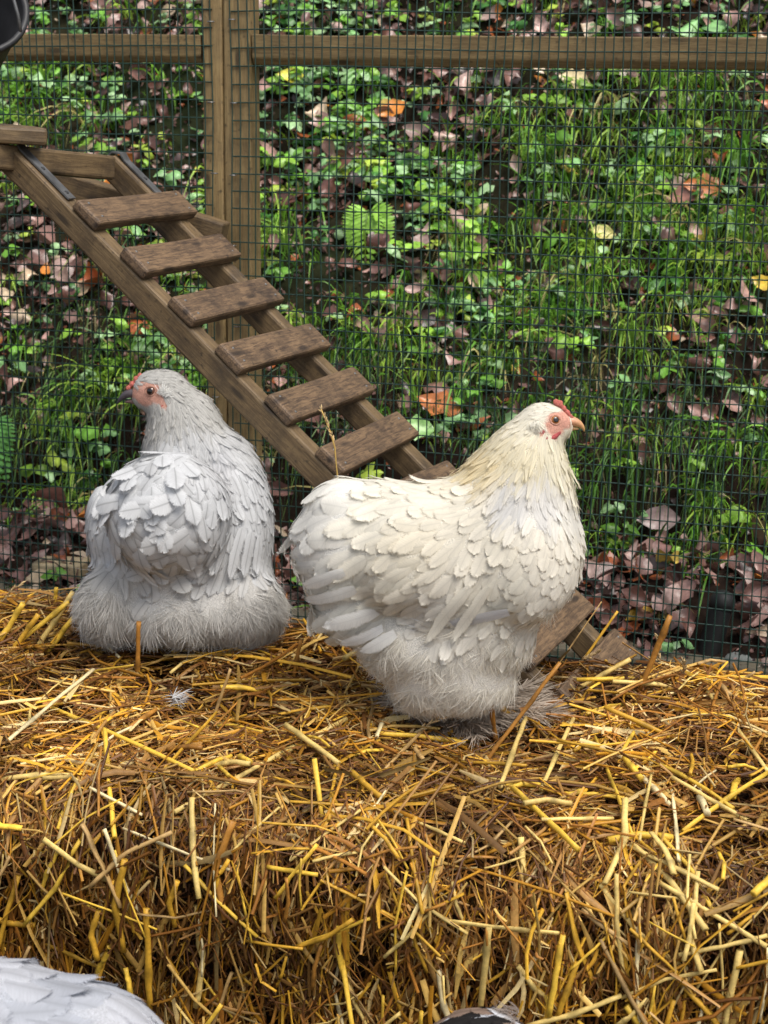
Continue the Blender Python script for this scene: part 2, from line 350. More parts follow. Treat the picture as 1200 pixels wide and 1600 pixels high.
# ------------------------------------------------------------------ hen ladder
ladder = thing('hen_ladder', P6 - LD * 4.2 + LR * RL / 2, 'brown wooden hen ladder with flat planks sloping up behind the hens', 'ladder')
lb = np.array(ladder.location)
RW, RH, ST = .030, .036, .0158       # rail thickness across, depth, step thickness
low = P6 - LU * 0.0
def rail_line(off, k0, k1):
    # rail top meets the step underside; steps' front bottom corner runs along P6 + k LD
    c = P6 + LR * off - LN * (RH / 2 + .0006)
    return c + LD * k0, c + LD * k1
A, B = rail_line(RW / 2 - .002, -5.5, 6.85); beam('rail', A, B, RH, RW, LR, M_RAIL, ladder, .004)
A, B = rail_line(RL - RW / 2 - .012, -5.5, 6.55); beam('rail', A, B, RH, RW, LR, M_RAIL, ladder, .004)
SW = .047
for k in (-4.66, -3.74, -2.9, -2, -1, 0, 1, 2, 3, 4, 5):
    c = P6 + LD * k + LU * SW / 2 + LN * (ST / 2)
    sk = rng.normal(0, .0025)
    s = beam('step', c - LR * .004 + LU * sk, c + LR * RL - LU * sk, SW, ST, LN, M_RUNG, ladder, .004)
    for e in (-1, 1):
        for t in (-.012, .014):
            screw(s, np.array([e * (RL / 2 - .014 - rng.uniform(0, .004)), ST / 2, t + rng.normal(0, .002)]), (0, 1, 0), .0021)
for off, ktop in ((RW / 2 - .002, 6.7), (RL - RW / 2 - .012, 6.35)):
    c = P6 + LR * off + LN * .0022
    pts = [c + LD * (ktop - 1.05), c + LD * ktop]
    tip = pts[1]; pts = [pts[0], pts[0] * .5 + tip * .5, tip, tip + LU * .012 + LN * .004 + [0, 0, .0], tip + LU * .024 - LN * .004, tip + LU * .028 - LN * .024]
    P = np.array(pts); T = norm(np.gradient(P, axis=0)); Nn = norm(np.cross(LR, T)); Nn *= np.sign(Nn @ LN)[:, None] if False else 1
    Nn = np.cross(T, LR); Nn = norm(Nn); Nn = np.where((Nn @ LN)[:, None] < 0, -Nn, Nn)
    hw, th = .0078, .0012
    V = np.stack([P - LR * hw - Nn * th, P + LR * hw - Nn * th, P + LR * hw + Nn * th, P - LR * hw + Nn * th], 1)[None]
    me = new_mesh('strap', V - lb, np.concatenate([grid_faces(1, 6, 4, True), [[0, 1, 2, 3], [23, 22, 21, 20]]]), None, None, M_STEEL, False)
    st = link('strap', me, ladder)
    for f in (.12, .6): screw(st, P[0] * (1 - f) + tip * f + LN * th - lb, LN, .0034, 'bolt', M_RUBBER)

# ------------------------------------------------------------------ straw bale
BY = math.radians(14); BE = np.array([math.cos(BY), -math.sin(BY), 0]); BN = np.array([math.sin(BY), math.cos(BY), 0])
BO = np.array([.0, 1.40, 0]); BD, BHt, BR, BL = .56, .395, .075, .80
def bale_s(u, s):
    "profile arclength s: 0 at bottom of the back, over the top, down the front -> point, normal, tangent"
    h = BHt - BR; d = BD - 2 * BR; q = BR * math.pi / 2
    s = np.asarray(s, float); u = np.asarray(u, float)
    a1 = np.clip((s - h) / q, 0, 1) * math.pi / 2; a2 = np.clip((s - h - q - d) / q, 0, 1) * math.pi / 2
    an = a1 + a2                                  # 0 back, pi/2 top, pi front
    ny, nz = np.cos(an), np.sin(an)               # normal in (v,z)
    onback = np.clip(s, 0, h); ontop = np.clip(s - h - q, 0, d); onfront = np.clip(s - h - 2 * q - d, 0, 10)
    v = BD - BR - ontop + BR * ny; z = h * 0 + onback + BR * nz - onfront
    n = BN * ny[..., None] + np.array([0, 0, 1.]) * nz[..., None]
    t = -BN * nz[..., None] + np.array([0, 0, 1.]) * ny[..., None]
    p = BO + BE * u[..., None] + BN * v[..., None] + np.array([0, 0, 1.]) * z[..., None]
    q3 = np.stack([u, s], -1)
    sag = -.018 * np.exp(-((u - .03) / .16) ** 2 - ((s - .62) / .13) ** 2) + .034 * np.clip((u - .12) * 5, 0, 1) * (1 - .55 * np.clip((u - .3) * 6, 0, 1)) * nz ** 2 * np.clip(v / .3 - .2, 0, 1)
    sag = sag + .030 * nz ** 2 * np.clip((-.02 - u) * 5, 0, 1) * np.clip((v - .2) * 4, 0, 1)
    p = p + n * (.010 * wob(q3, 14, 1, 3) + .006 * wob(np.stack([u * 1.3, s], -1), 34, 5, 3) + .003 * wob(q3, 70, 2, 2) + sag)[..., None]
    return p, n, t
S_MAX = 2 * (BHt - BR) + BR * math.pi + BD - 2 * BR
su, ss = np.meshgrid(np.linspace(-BL, BL, 200), np.linspace(.0, S_MAX, 160), indexing='ij')
bp_, bn_, _ = bale_s(su, ss)
bale = thing('straw_bale', BO + BN * BD / 2, 'golden straw bale the two fluffy hens are standing on', 'straw bale')
bb = np.array(bale.location)
bcol = np.clip(np.array([.035, .02, .008]) * (1 + .5 * wob(np.stack([su, ss], -1), 60, 3, 3))[..., None], .01, 1)  # near-black: the shade of the gaps between straws is put into the core's colour
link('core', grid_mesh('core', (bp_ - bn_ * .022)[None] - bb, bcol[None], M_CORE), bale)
_bt = bale_s(su, ss)[0].reshape(-1, 3); _btp = proj(_bt); _btn = bale_s(su, ss)[1].reshape(-1, 3)
_vis = ((_bt - EYE) * _btn).sum(1) < 0; _bu = su.ravel()[_vis]; _bs = ss.ravel()[_vis]; _btp = _btp[_vis]
def bale_hit(px, py):
    i = np.argmin(((_btp - [px, py]) ** 2).sum(1)); return bale_s(_bu[i], _bs[i])
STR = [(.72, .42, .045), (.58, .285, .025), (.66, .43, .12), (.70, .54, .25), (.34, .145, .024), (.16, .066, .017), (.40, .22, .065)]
def straw_batch(N, Lr, Wr, off, tilt, colw, holes=True, flat=True, sr=(.16, S_MAX), a=.15, R=4):
    u = rng.uniform(-BL, BL, N * 2); s = rng.uniform(sr[0], sr[1], N * 2)
    hole = wob(np.stack([u * 1.3, s], -1), 34, 5, 3); k = np.where(rng.random(N * 2) < np.clip(.75 + 1.3 * hole, .06, 1) if holes else np.ones(N * 2))[0][:N]; u, s = u[k], s[k]; N = len(u)
    p, n, t = bale_s(u, s)
    front = np.clip((s - (S_MAX - (BHt - BR) - .11)) / .1, 0, 1)
    ang = rng.uniform(0, 2 * np.pi, N); vert = rng.normal(np.pi / 2, .42, N)
    ang = np.where(rng.random(N) < front * .78, vert, ang)
    d = norm(BE * np.cos(ang)[:, None] + t * np.sin(ang)[:, None] + n * rng.normal(0, tilt, N)[:, None])
    L = rng.uniform(*Lr, N) * np.where(rng.random(N) < .25, 1.5, 1); Wd = rng.uniform(*Wr, N)
    s_ = np.linspace(-.5, .5, R); side = norm(np.cross(n, d))
    bend = rng.normal(0, .08, N) * L; bend2 = rng.normal(0, .05, N) * L
    P = p[:, None] + d[:, None] * (s_[None, :, None] * L[:, None, None]) + n[:, None] * (rng.uniform(*off, N)[:, None] - (s_ ** 2)[None] * 4 * np.abs(bend)[:, None] * .5 - .0)[..., None] + side[:, None] * ((s_ ** 2)[None] * 4 * bend2[:, None])[..., None]
    kink = (rng.random(N) < .25)[:, None] * np.clip(s_[None] - .1, 0, 1) * L[:, None] * rng.normal(0, .7, N)[:, None]
    P = P + side[:, None] * kink[..., None]
    c = pal(STR, colw, N, a)
    damp = np.clip(.5 + .9 * wob(np.stack([u, s * 1.2], -1), 11, 4, 3), 0, 1) * .55 + rng.random(N) * .15; c = c * (1 - damp)[:, None] * np.array([1., .91, .78]) ** (damp * 2)[:, None] * 1.16
    cc = np.repeat(c[:, None], R, 1) * (1 + rng.normal(0, .06, (N, R, 1)))
    if flat:
        ro = rng.normal(0, .6, N); ax = norm(side * np.cos(ro)[:, None] + n * np.sin(ro)[:, None])
        taper = np.stack([rng.uniform(.3, 1, N), np.ones(N), np.ones(N), rng.uniform(.05, 1, N)], 1) if R == 4 else np.ones((N, R))
        e = ax[:, None] * (Wd[:, None] * taper / 2)[..., None]; m_ = np.cross(d, ax)[:, None] * (Wd * .25)[:, None, None]
        return np.stack([P - e, P + m_, P + e], 2), np.repeat(cc[:, :, None], 3, 2)
    V_ = tubes(P, np.repeat(Wd[:, None] / 2, R, 1), 6); fl_ = rng.uniform(.25, .9, (N, 1, 1, 1)); fx = norm(np.cross(d, rng.normal(0, 1, (N, 3))))[:, None, None]
    e_ = V_ - P[:, :, None]; return P[:, :, None] + e_ - fx * (e_ * fx).sum(-1, keepdims=True) * (1 - fl_), np.repeat(cc[:, :, None], 6, 2)
S_TOP0 = BHt - BR - .03
Vb, Cb = straw_batch(14000, (.02, .06), (.0016, .0040), (-.024, -.008), .2, (.15, .3, .2, .15, 2.5, 8, 1.5), holes=False, sr=(S_TOP0 - .1, S_MAX))  # lowest layer, coloured darker than the rest to paint in the shade of the holes
link('straw_chaff', grid_mesh('straw_chaff', Vb - bb, Cb, M_STRAW), bale, kind='stuff')
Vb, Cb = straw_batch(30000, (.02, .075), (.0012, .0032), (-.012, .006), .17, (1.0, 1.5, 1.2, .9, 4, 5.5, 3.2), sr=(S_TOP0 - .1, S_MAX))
link('straw_chaff', grid_mesh('straw_chaff', Vb - bb, Cb, M_STRAW), bale, kind='stuff')
Vb, Cb = straw_batch(16000, (.006, .03), (.0008, .0026), (-.003, .009), .35, (.7, 1.2, 1.6, 1.6, 4, 5, 3), sr=(S_TOP0, S_MAX), R=3)
link('straw_chaff', grid_mesh('straw_chaff', Vb - bb, Cb, M_STRAW), bale, kind='stuff')
Vb, Cb = straw_batch(2400, (.05, .14), (.0018, .0042), (-.004, .012), .10, (3, 3.2, 2.2, 1.2, 3, 2.5, 2), flat=False, sr=(S_TOP0 - .1, S_MAX))
link('straw_mass', grid_mesh('straw_mass', Vb - bb, Cb, M_STRAW, True), bale, kind='stuff')
Vb, Cb = straw_batch(1700, (.03, .10), (.0035, .0080), (-.002, .009), .12, (2, 2, 3, 2.5, 2, 1, 4), sr=(S_TOP0 - .05, S_MAX))
link('straw_blades', grid_mesh('straw_blades', Vb - bb, Cb, M_STRAW), bale, kind='stuff')
def stalk(P, r, c, parent=bale, name='straw_stalk', loc0=bb, **kw):
    P = np.asarray(P, float); n = 9
    # resample, with nodes
    t = np.linspace(0, len(P) - 1, n); i = np.minimum(t.astype(int), len(P) - 2); f = (t - i)[:, None]
    Q_ = P[i] * (1 - f) + P[i + 1] * f; Q_[1:-1] += rng.normal(0, r * .10, (n - 2, 3))
    rr = np.full(n, r) * (1 + rng.normal(0, .05, n)); nd = rng.integers(2, n - 2); rr[nd] *= 1.3
    V = tube_closed(Q_, rr, 7); fx = norm(rng.normal(0, 1, 3)); Qd = np.concatenate([Q_[:1], Q_, Q_[-1:]])[None, :, None]; e_ = V - Qd; V = Qd + e_ - fx * (e_ @ fx)[..., None] * rng.uniform(.1, .6)
    cc = np.repeat(np.asarray(c, float)[None], n + 2, 0) * (1 + rng.normal(0, .07, (n + 2, 1))); cc[nd + 1] *= .55; cc[0] *= .5; cc[-1] *= .5
    o_ = Q_[n // 2]
    me = grid_mesh(name, V - o_, np.repeat(cc[None, :, None], 7, 2), M_STRAW, True)
    return link(name, me, parent, o_ - loc0, **kw)
YEL, GLD, PAL, CRM, ORB, TAN = (.74, .47, .055), (.56, .31, .03), (.72, .52, .17), (.76, .63, .35), (.38, .17, .03), (.46, .29, .11)
EXPL = [(82, 1115, 305, 1217, 8, YEL), (272, 1269, 537, 1137, 9, PAL), (165, 1172, 197, 1315, 9, YEL), (180, 1295, 335, 1145, 8, GLD), (200, 1300, 360, 1352, 6, CRM),
 (295, 1352, 410, 1452, 7, YEL), (492, 1252, 577, 1597, 9, YEL), (425, 1347, 500, 1365, 8, YEL), (457, 1342, 570, 1277, 7, PAL), (470, 1475, 582, 1432, 6, YEL),
 (10, 1167, 145, 1060, 9, CRM), (240, 1410, 235, 1575, 12, GLD), (365, 1332, 442, 1272, 6, PAL), (30, 1360, 2, 1480, 9, GLD), (102, 1320, 75, 1382, 8, YEL),
 (200, 1170, 225, 1235, 8, ORB), (592, 1162, 727, 1172, 9, YEL), (692, 1117, 600, 1217, 6, TAN), (900, 1085, 1198, 1080, 9, YEL), (932, 1170, 985, 1325, 9, YEL),
 (980, 1332, 1125, 1392, 10, PAL), (1025, 1382, 1197, 1477, 9, PAL), (1012, 1220, 1000, 1325, 11, PAL), (1045, 1250, 1062, 1350, 9, CRM), (1072, 1310, 1195, 1220, 9, YEL),
 (700, 1432, 877, 1447, 9, PAL), (880, 1455, 855, 1575, 12, YEL), (900, 1490, 872, 1575, 11, GLD), (772, 1445, 750, 1577, 12, PAL), (997, 1440, 995, 1600, 8, CRM),
 (1155, 1475, 1130, 1595, 12, PAL), (760, 1295, 762, 1460, 5, ORB), (825, 1135, 785, 1245, 9, PAL), (902, 1130, 845, 1245, 8, PAL), (875, 1247, 970, 1260, 7, YEL),
 (972, 1195, 1000, 1227, 11, YEL), (1105, 1095, 1200, 1215, 7, PAL), (1200, 1140, 1165, 1215, 7, ORB), (560, 1080, 700, 1100, 7, TAN), (430, 1130, 520, 1115, 6, GLD),
 (905, 1420, 985, 1470, 8, TAN), (1060, 1490, 1200, 1455, 8, PAL), (640, 1300, 660, 1420, 7, GLD), (610, 1210, 680, 1330, 6, ORB), (530, 1210, 520, 1290, 8, GLD)]
for x1, y1, x2, y2, w, c in EXPL:
    p1, n1, _ = bale_hit(x1, y1); p2, n2, _ = bale_hit(x2, y2); dm = (np.linalg.norm(p1 - EYE) + np.linalg.norm(p2 - EYE)) / 2
    pm, nm, _ = bale_hit((x1 + x2) / 2, (y1 + y2) / 2); r = w * .86 / F * dm / 2
    hgt = max(0, float(np.dot(pm - (p1 + p2) / 2, nm))) * .7 + .006 + r; a1, a2 = p1 + n1 * hgt, p2 + n2 * hgt
    stalk([a1, (a1 + a2) / 2 + nm * .002 + BE * rng.normal(0, .0012), a2], r, np.array(c) * rng.uniform(.9, 1.08))
# stalks that stand clear of the surface: foot pixel, tip pixel, tip offset towards the viewer
for fx, fy, tx, ty, dv, w, c in [(215, 1055, 217, 972, -.01, 7, ORB), (1005, 1075, 1047, 962, .0, 9, ORB), (777, 1152, 767, 1092, -.03, 8, ORB), (807, 1125, 770, 1092, -.03, 9, GLD),
        (760, 1195, 875, 1035, .02, 7, ORB), (860, 1060, 940, 940, .03, 3, TAN), (905, 975, 965, 955, .02, 4, GLD), (5, 1000, 36, 943, 0, 9, YEL), (30, 1005, 108, 940, 0, 10, YEL),
        (60, 1010, 114, 925, .0, 10, PAL), (85, 940, 88, 918, 0, 6, YEL), (75, 1015, 115, 965, 0, 9, YEL), (20, 1010, 60, 960, 0, 8, GLD), (1075, 1060, 1130, 1055, 0, 7, PAL),
        (1140, 1075, 1180, 1050, 0, 5, TAN), (330, 1120, 360, 1045, 0, 5, TAN), (460, 1060, 470, 1000, 0, 6, ORB), (900, 1075, 985, 1030, 0, 7, PAL)]:
    p1, n1, _ = bale_hit(fx, fy); Y = p1[1] + dv; p2 = at_y(tx, ty, Y); r = w / F * np.linalg.norm(p1 - EYE) / 2
    stalk([p1 - (p2 - p1) * .08, (p1 + p2) / 2, p2], r, np.array(c))
# the tall dry seed stem behind the white hen, and ears lying in the straw
def ear(P, parent=bale, name='seed_head', L=.004, k=22):
    P = np.asarray(P, float); t = np.linspace(0, 1, k); i = np.minimum((t * (len(P) - 1)).astype(int), len(P) - 2); f = (t * (len(P) - 1) - i)[:, None]
    Q_ = P[i] * (1 - f) + P[i + 1] * f; d = norm(P[-1] - P[0]); a = rng.uniform(0, 6.28, k)
    s1 = norm(np.cross(d, [.3, .5, .2])); s2 = np.cross(d, s1); o_ = norm(d + .55 * (s1 * np.cos(a)[:, None] + s2 * np.sin(a)[:, None]))
    PP = Q_[:, None] + o_[:, None] * (np.linspace(0, 1, 4)[None, :, None] * L * 2)
    V = tubes(PP, np.tile(np.array([.2, 1, .8, .05]) * L * .32, (k, 1)), 5); o0 = Q_[0]
    link(name, grid_mesh(name, V - o0, np.broadcast_to(np.array([.5, .36, .18]), V.shape) * rng.uniform(.7, 1.2, (k, 1, 1, 1)), M_STRAW, True), parent, o0 - bb)
pA = at_y(529, 760, 1.86); pB = at_y(522, 690, 1.86); pC = at_y(502, 640, 1.86)
stalk([at_y(533, 860, 1.86), pA, pB, pC], .0011, (.55, .36, .1)); ear([pB, (pB + pC) / 2, pC], L=.0035)
for a_, b2 in (((905, 1035), (935, 1020)), ((1035, 1040), (1028, 995)), ((1072, 1062), (1068, 1035)), ((0, 950), (32, 912)), ((930, 1132), (955, 1120)), ((640, 1160), (690, 1120))):
    p1, n1, _ = bale_hit(*a_); p2 = at_y(b2[0], b2[1], p1[1] - .01); ear([p1 + n1 * .008, p2], L=.0045, k=16)
# the rest of the 300 stalks that show
nst = sum(o.name.startswith('straw_stalk') for o in bale.children)
cnt = 0
while cnt < 300 - nst - 2:
    x, y = rng.uniform(-20, 1220), 940 + 700 * rng.random() ** .8
    p, n, t = bale_hit(x, y)
    q = proj(p)
    if np.hypot(*(q - [x, y])) > 12: continue
    fr = n[2] < .55; an = rng.normal(np.pi / 2, .5) if fr and rng.random() < .7 else rng.uniform(0, np.pi)
    L = rng.uniform(.035, .12); d = norm(BE * math.cos(an) + t * math.sin(an) + n * rng.normal(0, .12 if fr else .18))
    off = n * rng.uniform(.004, .014); k = rng.normal(0, .06) * L
    c = pal([YEL, GLD, PAL, CRM, ORB, TAN], (4, 3.5, 3, 1.2, 2, 1.5), 1, .1)[0]
    sd_ = np.cross(n, d)
    stalk([p - d * L / 2 + off, p + off + sd_ * k + n * .003, p + d * L / 2 + off], rng.choice([.0013, .0018, .0024, .0034]) * rng.uniform(.85, 1.15), c); cnt += 1
# ------------------------------------------------------------------ hens: one smooth body each, clothed in single feathers
def surf_nets(D, o, vx):
    "naive surface nets of a sampled distance field"
    S = D < 0
    n = np.array(D.shape) - 1
    cnt_ = sum(S[i:n[0] + i, j:n[1] + j, k:n[2] + k].astype(np.int8) for i in (0, 1) for j in (0, 1) for k in (0, 1))
    act = np.argwhere((cnt_ > 0) & (cnt_ < 8)); idm = -np.ones(tuple(n), np.int64); idm[tuple(act.T)] = np.arange(len(act))
    cor = [(i, j, k) for i in (0, 1) for j in (0, 1) for k in (0, 1)]
    acc = np.zeros((len(act), 3)); num = np.zeros((len(act), 1))
    for a in cor:
        for ax in range(3):
            if a[ax]: continue
            b = list(a); b[ax] = 1
            da = D[tuple((act + a).T)]; db = D[tuple((act + b).T)]; x = (da < 0) != (db < 0)
            t = np.where(x, da / np.where(x, da - db, 1), 0)[:, None]
            acc += np.where(x[:, None], np.array(a) + t * (np.array(b) - np.array(a)), 0); num += x[:, None]
    V = (act + acc / np.maximum(num, 1)) * vx + o
    quads = []
    for ax in range(3):
        u, v = (ax + 1) % 3, (ax + 2) % 3
        sl0 = [slice(1, n[i]) for i in range(3)]; sl0[ax] = slice(0, n[ax]); sl1 = list(sl0); sl1[ax] = slice(1, n[ax] + 1)
        s0, s1 = S[tuple(sl0)], S[tuple(sl1)]; e = np.argwhere(s0 != s1); e = e + [1 if i != ax else 0 for i in range(3)]
        flip = S[tuple(e.T)]
        def cell(du, dv):
            c = e.copy(); c[:, u] -= du; c[:, v] -= dv; return idm[tuple(c.T)]
        q = np.stack([cell(1, 1), cell(0, 1), cell(0, 0), cell(1, 0)], 1); q[~flip] = q[~flip][:, ::-1]
        quads.append(q)
    return V, np.concatenate(quads)
class Body:
    def __init__(s, y0, prims, vx=.0036):
        "prims: px, py, dy(m), a, b, c (px radii: right, up, depth), rot deg, blend px"
        s.y0 = y0; s.P = []
        for (px, py, dy, a, b, c, rot, k) in prims:
            ctr = at_y(px, py, y0 + dy); sc = np.dot(ctr - EYE, FW) / F; t = math.radians(rot)
            ax = np.stack([CX * math.cos(t) + CY * math.sin(t), -CX * math.sin(t) + CY * math.cos(t), FW])
            s.P.append((ctr, ax, np.array([a, b, c]) * sc, k * sc))
        lo = np.min([p[0] - p[2].max() for p in s.P], 0) - .02; hi = np.max([p[0] + p[2].max() for p in s.P], 0) + .02
        s.lo, s.vx = lo, vx; nn = np.ceil((hi - lo) / vx).astype(int) + 1
        g = np.stack(np.meshgrid(*[lo[i] + np.arange(nn[i]) * vx for i in range(3)], indexing='ij'), -1)
        s.D = s.field(g); s.G = np.stack(np.gradient(s.D, vx), -1); s.nn = nn
        s.V, s.Q = surf_nets(s.D, lo, vx); s.V = s.snap(s.V); s.N = s.grad(s.V)
    def field(s, p):
        d = None
        for c, ax, r, k in s.P:
            q = (p - c) @ ax.T; k0 = np.linalg.norm(q / r, axis=-1); k1 = np.linalg.norm(q / r ** 2, axis=-1); e = k0 * (k0 - 1) / np.maximum(k1, 1e-6)
            if d is None: d = e
            else:
                h = np.clip(.5 + .5 * (d - e) / k, 0, 1); d = d * (1 - h) + e * h - k * h * (1 - h)
        return d
    def tri(s, A, p):
        x = np.clip((p - s.lo) / s.vx, 0, s.nn - 1.001); i = x.astype(int); f = x - i; out = 0
        for a in (0, 1):
            for b in (0, 1):
                for c in (0, 1):
                    w = (f[..., 0] if a else 1 - f[..., 0]) * (f[..., 1] if b else 1 - f[..., 1]) * (f[..., 2] if c else 1 - f[..., 2])
                    v = A[i[..., 0] + a, i[..., 1] + b, i[..., 2] + c]; out = out + (w[..., None] if v.ndim > w.ndim else w) * v
        return out
    def grad(s, p): return norm(s.tri(s.G, p))
    def snap(s, p, it=2):
        for _ in range(it): p = p - s.grad(p) * s.tri(s.D, p)[..., None]
        return p
    def hit(s, px, py):
        d = norm(ray(px, py)); t = np.dot(s.lo - EYE, d) * 0 + max(.3, np.linalg.norm(s.P[0][0] - EYE) - .5)
        for _ in range(200):
            p = EYE + d * t; v = s.field(p[None])[0]
            if v < .0003: return p, s.grad(p[None])[0]
            t += max(v * .7, .0004)
            if t > 6: return None
        return p, s.grad(p[None])[0]
ROWS = np.array([0, .14, .32, .5, .67, .82, .93, 1.])
COLS = np.array([-1, -.5, 0, .5, 1])
def feather_geo(B, p, n, f, L, Wd, lift, point, conf, curl, col, shaft=.93, l0=.0006, edge=1.03):
    N = len(p); f = norm(f - n * (f * n).sum(-1, keepdims=True)); b = np.cross(n, f)
    s = ROWS[None, :] + np.zeros((N, 1))
    wr = np.where(s < .55, .5 + .5 * np.sin(np.clip(s / .55, 0, 1) * np.pi / 2), np.sqrt(np.clip(1 - ((s - .55) / .452) ** 2, 0, 1)))
    wp = np.where(s < .3, .55 + .45 * s / .3, np.clip((1.02 - s) / .72, 0, 1) ** .85)
    w = wr * (1 - point[:, None]) + wp * point[:, None]
    jag = rng.normal(0, .02, (N, 8, 5)) * (s > .75)[..., None]; jw = 1 + rng.normal(0, .06, (N, 8, 5))
    sl = s[..., None] + jag - .05 * (COLS ** 2) * (s ** 2)[..., None] * (1 - point)[:, None, None]
    q = p[:, None, None] + f[:, None, None] * (sl * L[:, None, None])[..., None] + b[:, None, None] * (COLS * (w[..., None] * jw) * Wd[:, None, None] / 2)[..., None]
    side = rng.normal(0, .05, N); q = q + b[:, None, None] * (side[:, None, None] * (s ** 2)[..., None] * L[:, None, None])[..., None]
    qp = B.snap(q, 2); gn = B.grad(qp); d = q - qp
    q2 = qp + d * (1 - conf[:, None, None, None])
    roll = rng.normal(0, .08, N)
    h = l0 + lift[:, None, None] * (s[..., None] ** 1.3) + (-.10 * COLS ** 2 * w[..., None] + roll[:, None, None] * COLS * s[..., None]) * Wd[:, None, None] * .5 + curl[:, None, None] * (s[..., None] ** 2.5) * L[:, None, None]
    V = q2 + gn * h[..., None]
    c = np.repeat(np.repeat(col[:, None, None], 8, 1), 5, 2) * (1 + rng.normal(0, .012, (N, 8, 5, 1)))
    c[:, :, 2] *= shaft; c[:, :, (0, 4)] *= edge; c[:, -1] *= edge
    en = np.maximum(np.abs(COLS)[None, :] ** 2 * .9, (ROWS[:, None] ** 4)); en = np.where(ROWS[:, None] < .2, .2, en) + np.zeros((N, 1, 1))
    vn = np.stack([np.broadcast_to(COLS, (N, 8, 5)), np.broadcast_to(ROWS[None, :, None] * L[:, None, None] * 1000, (N, 8, 5)), en], -1)
    return V, np.concatenate([c, vn], -1)
def tufts(p, n, f, L, col, K=15, spread=.30, lift=.10, wd=.00026):
    N = len(p); f = norm(f - n * (f * n).sum(-1, keepdims=True)); b = np.cross(n, f)
    a = rng.normal(0, spread, (N, K)); li = rng.uniform(.02, lift, (N, K)); ln = L[:, None] * rng.uniform(.55, 1.1, (N, K))
    d = norm(f[:, None] * np.cos(a)[..., None] + b[:, None] * np.sin(a)[..., None] + n[:, None] * li[..., None])
    s = np.array([0, .35, .7, 1.])
    cv = rng.normal(0, .12, (N, K)) + rng.normal(0, .25, (N, 1)); dr = rng.uniform(.0, .3, (N, K)) + rng.normal(0, .10, (N, 1))
    base = p[:, None] + b[:, None] * rng.normal(0, .0025, (N, K, 1)) - n[:, None] * .001
    P = base[:, :, None] + d[:, :, None] * (s[None, None, :, None] * ln[..., None, None]) + (b[:, None, None] * cv[..., None, None] - n[:, None, None] * dr[..., None, None]) * ((s ** 2)[None, None, :, None] * ln[..., None, None])
    ax = norm(np.cross(d, norm(n[:, None] + .6 * rng.normal(0, 1, (N, K, 3)))))
    e = ax[:, :, None] * (np.array([1., 1.2, .9, .12])[None, None, :, None] * wd * (ln / .028)[..., None, None] ** .5)
    V = np.stack([P - e, P + e], 3).reshape(N * K, 4, 2, 3)
    c = np.repeat(np.repeat((col[:, None] * (1 + rng.normal(0, .05, (N, K, 1)))).reshape(N * K, 1, 1, 3), 4, 1), 2, 2)
    return V, c
def poisson(P, rad):
    out = []; cell = {}; cs = .012
    key = np.floor(P / cs).astype(int)
    for i in rng.permutation(len(P)):
        k = tuple(key[i]); r2 = rad[i] ** 2; m_ = int(math.ceil(rad[i] / cs)); ok = True
        for a in range(-m_, m_ + 1):
            for b in range(-m_, m_ + 1):
                for c in range(-m_, m_ + 1):
                    for j in cell.get((k[0] + a, k[1] + b, k[2] + c), ()):
                        e = P[i] - P[j]
                        if e[0] * e[0] + e[1] * e[1] + e[2] * e[2] < r2: ok = False; break
                    if not ok: break
                if not ok: break
            if not ok: break
        if ok: out.append(i); cell.setdefault(k, []).append(i)
    return np.array(out)
def sdf_part(name, B, parent, base, col, mat=None, amp=.0):
    c = np.broadcast_to(np.asarray(col, float), B.V.shape) * (1 + rng.normal(0, .03, (len(B.V), 1)))
    return link(name, new_mesh(name, B.V - base, B.Q, None, c, mat or M_SKIN), parent)
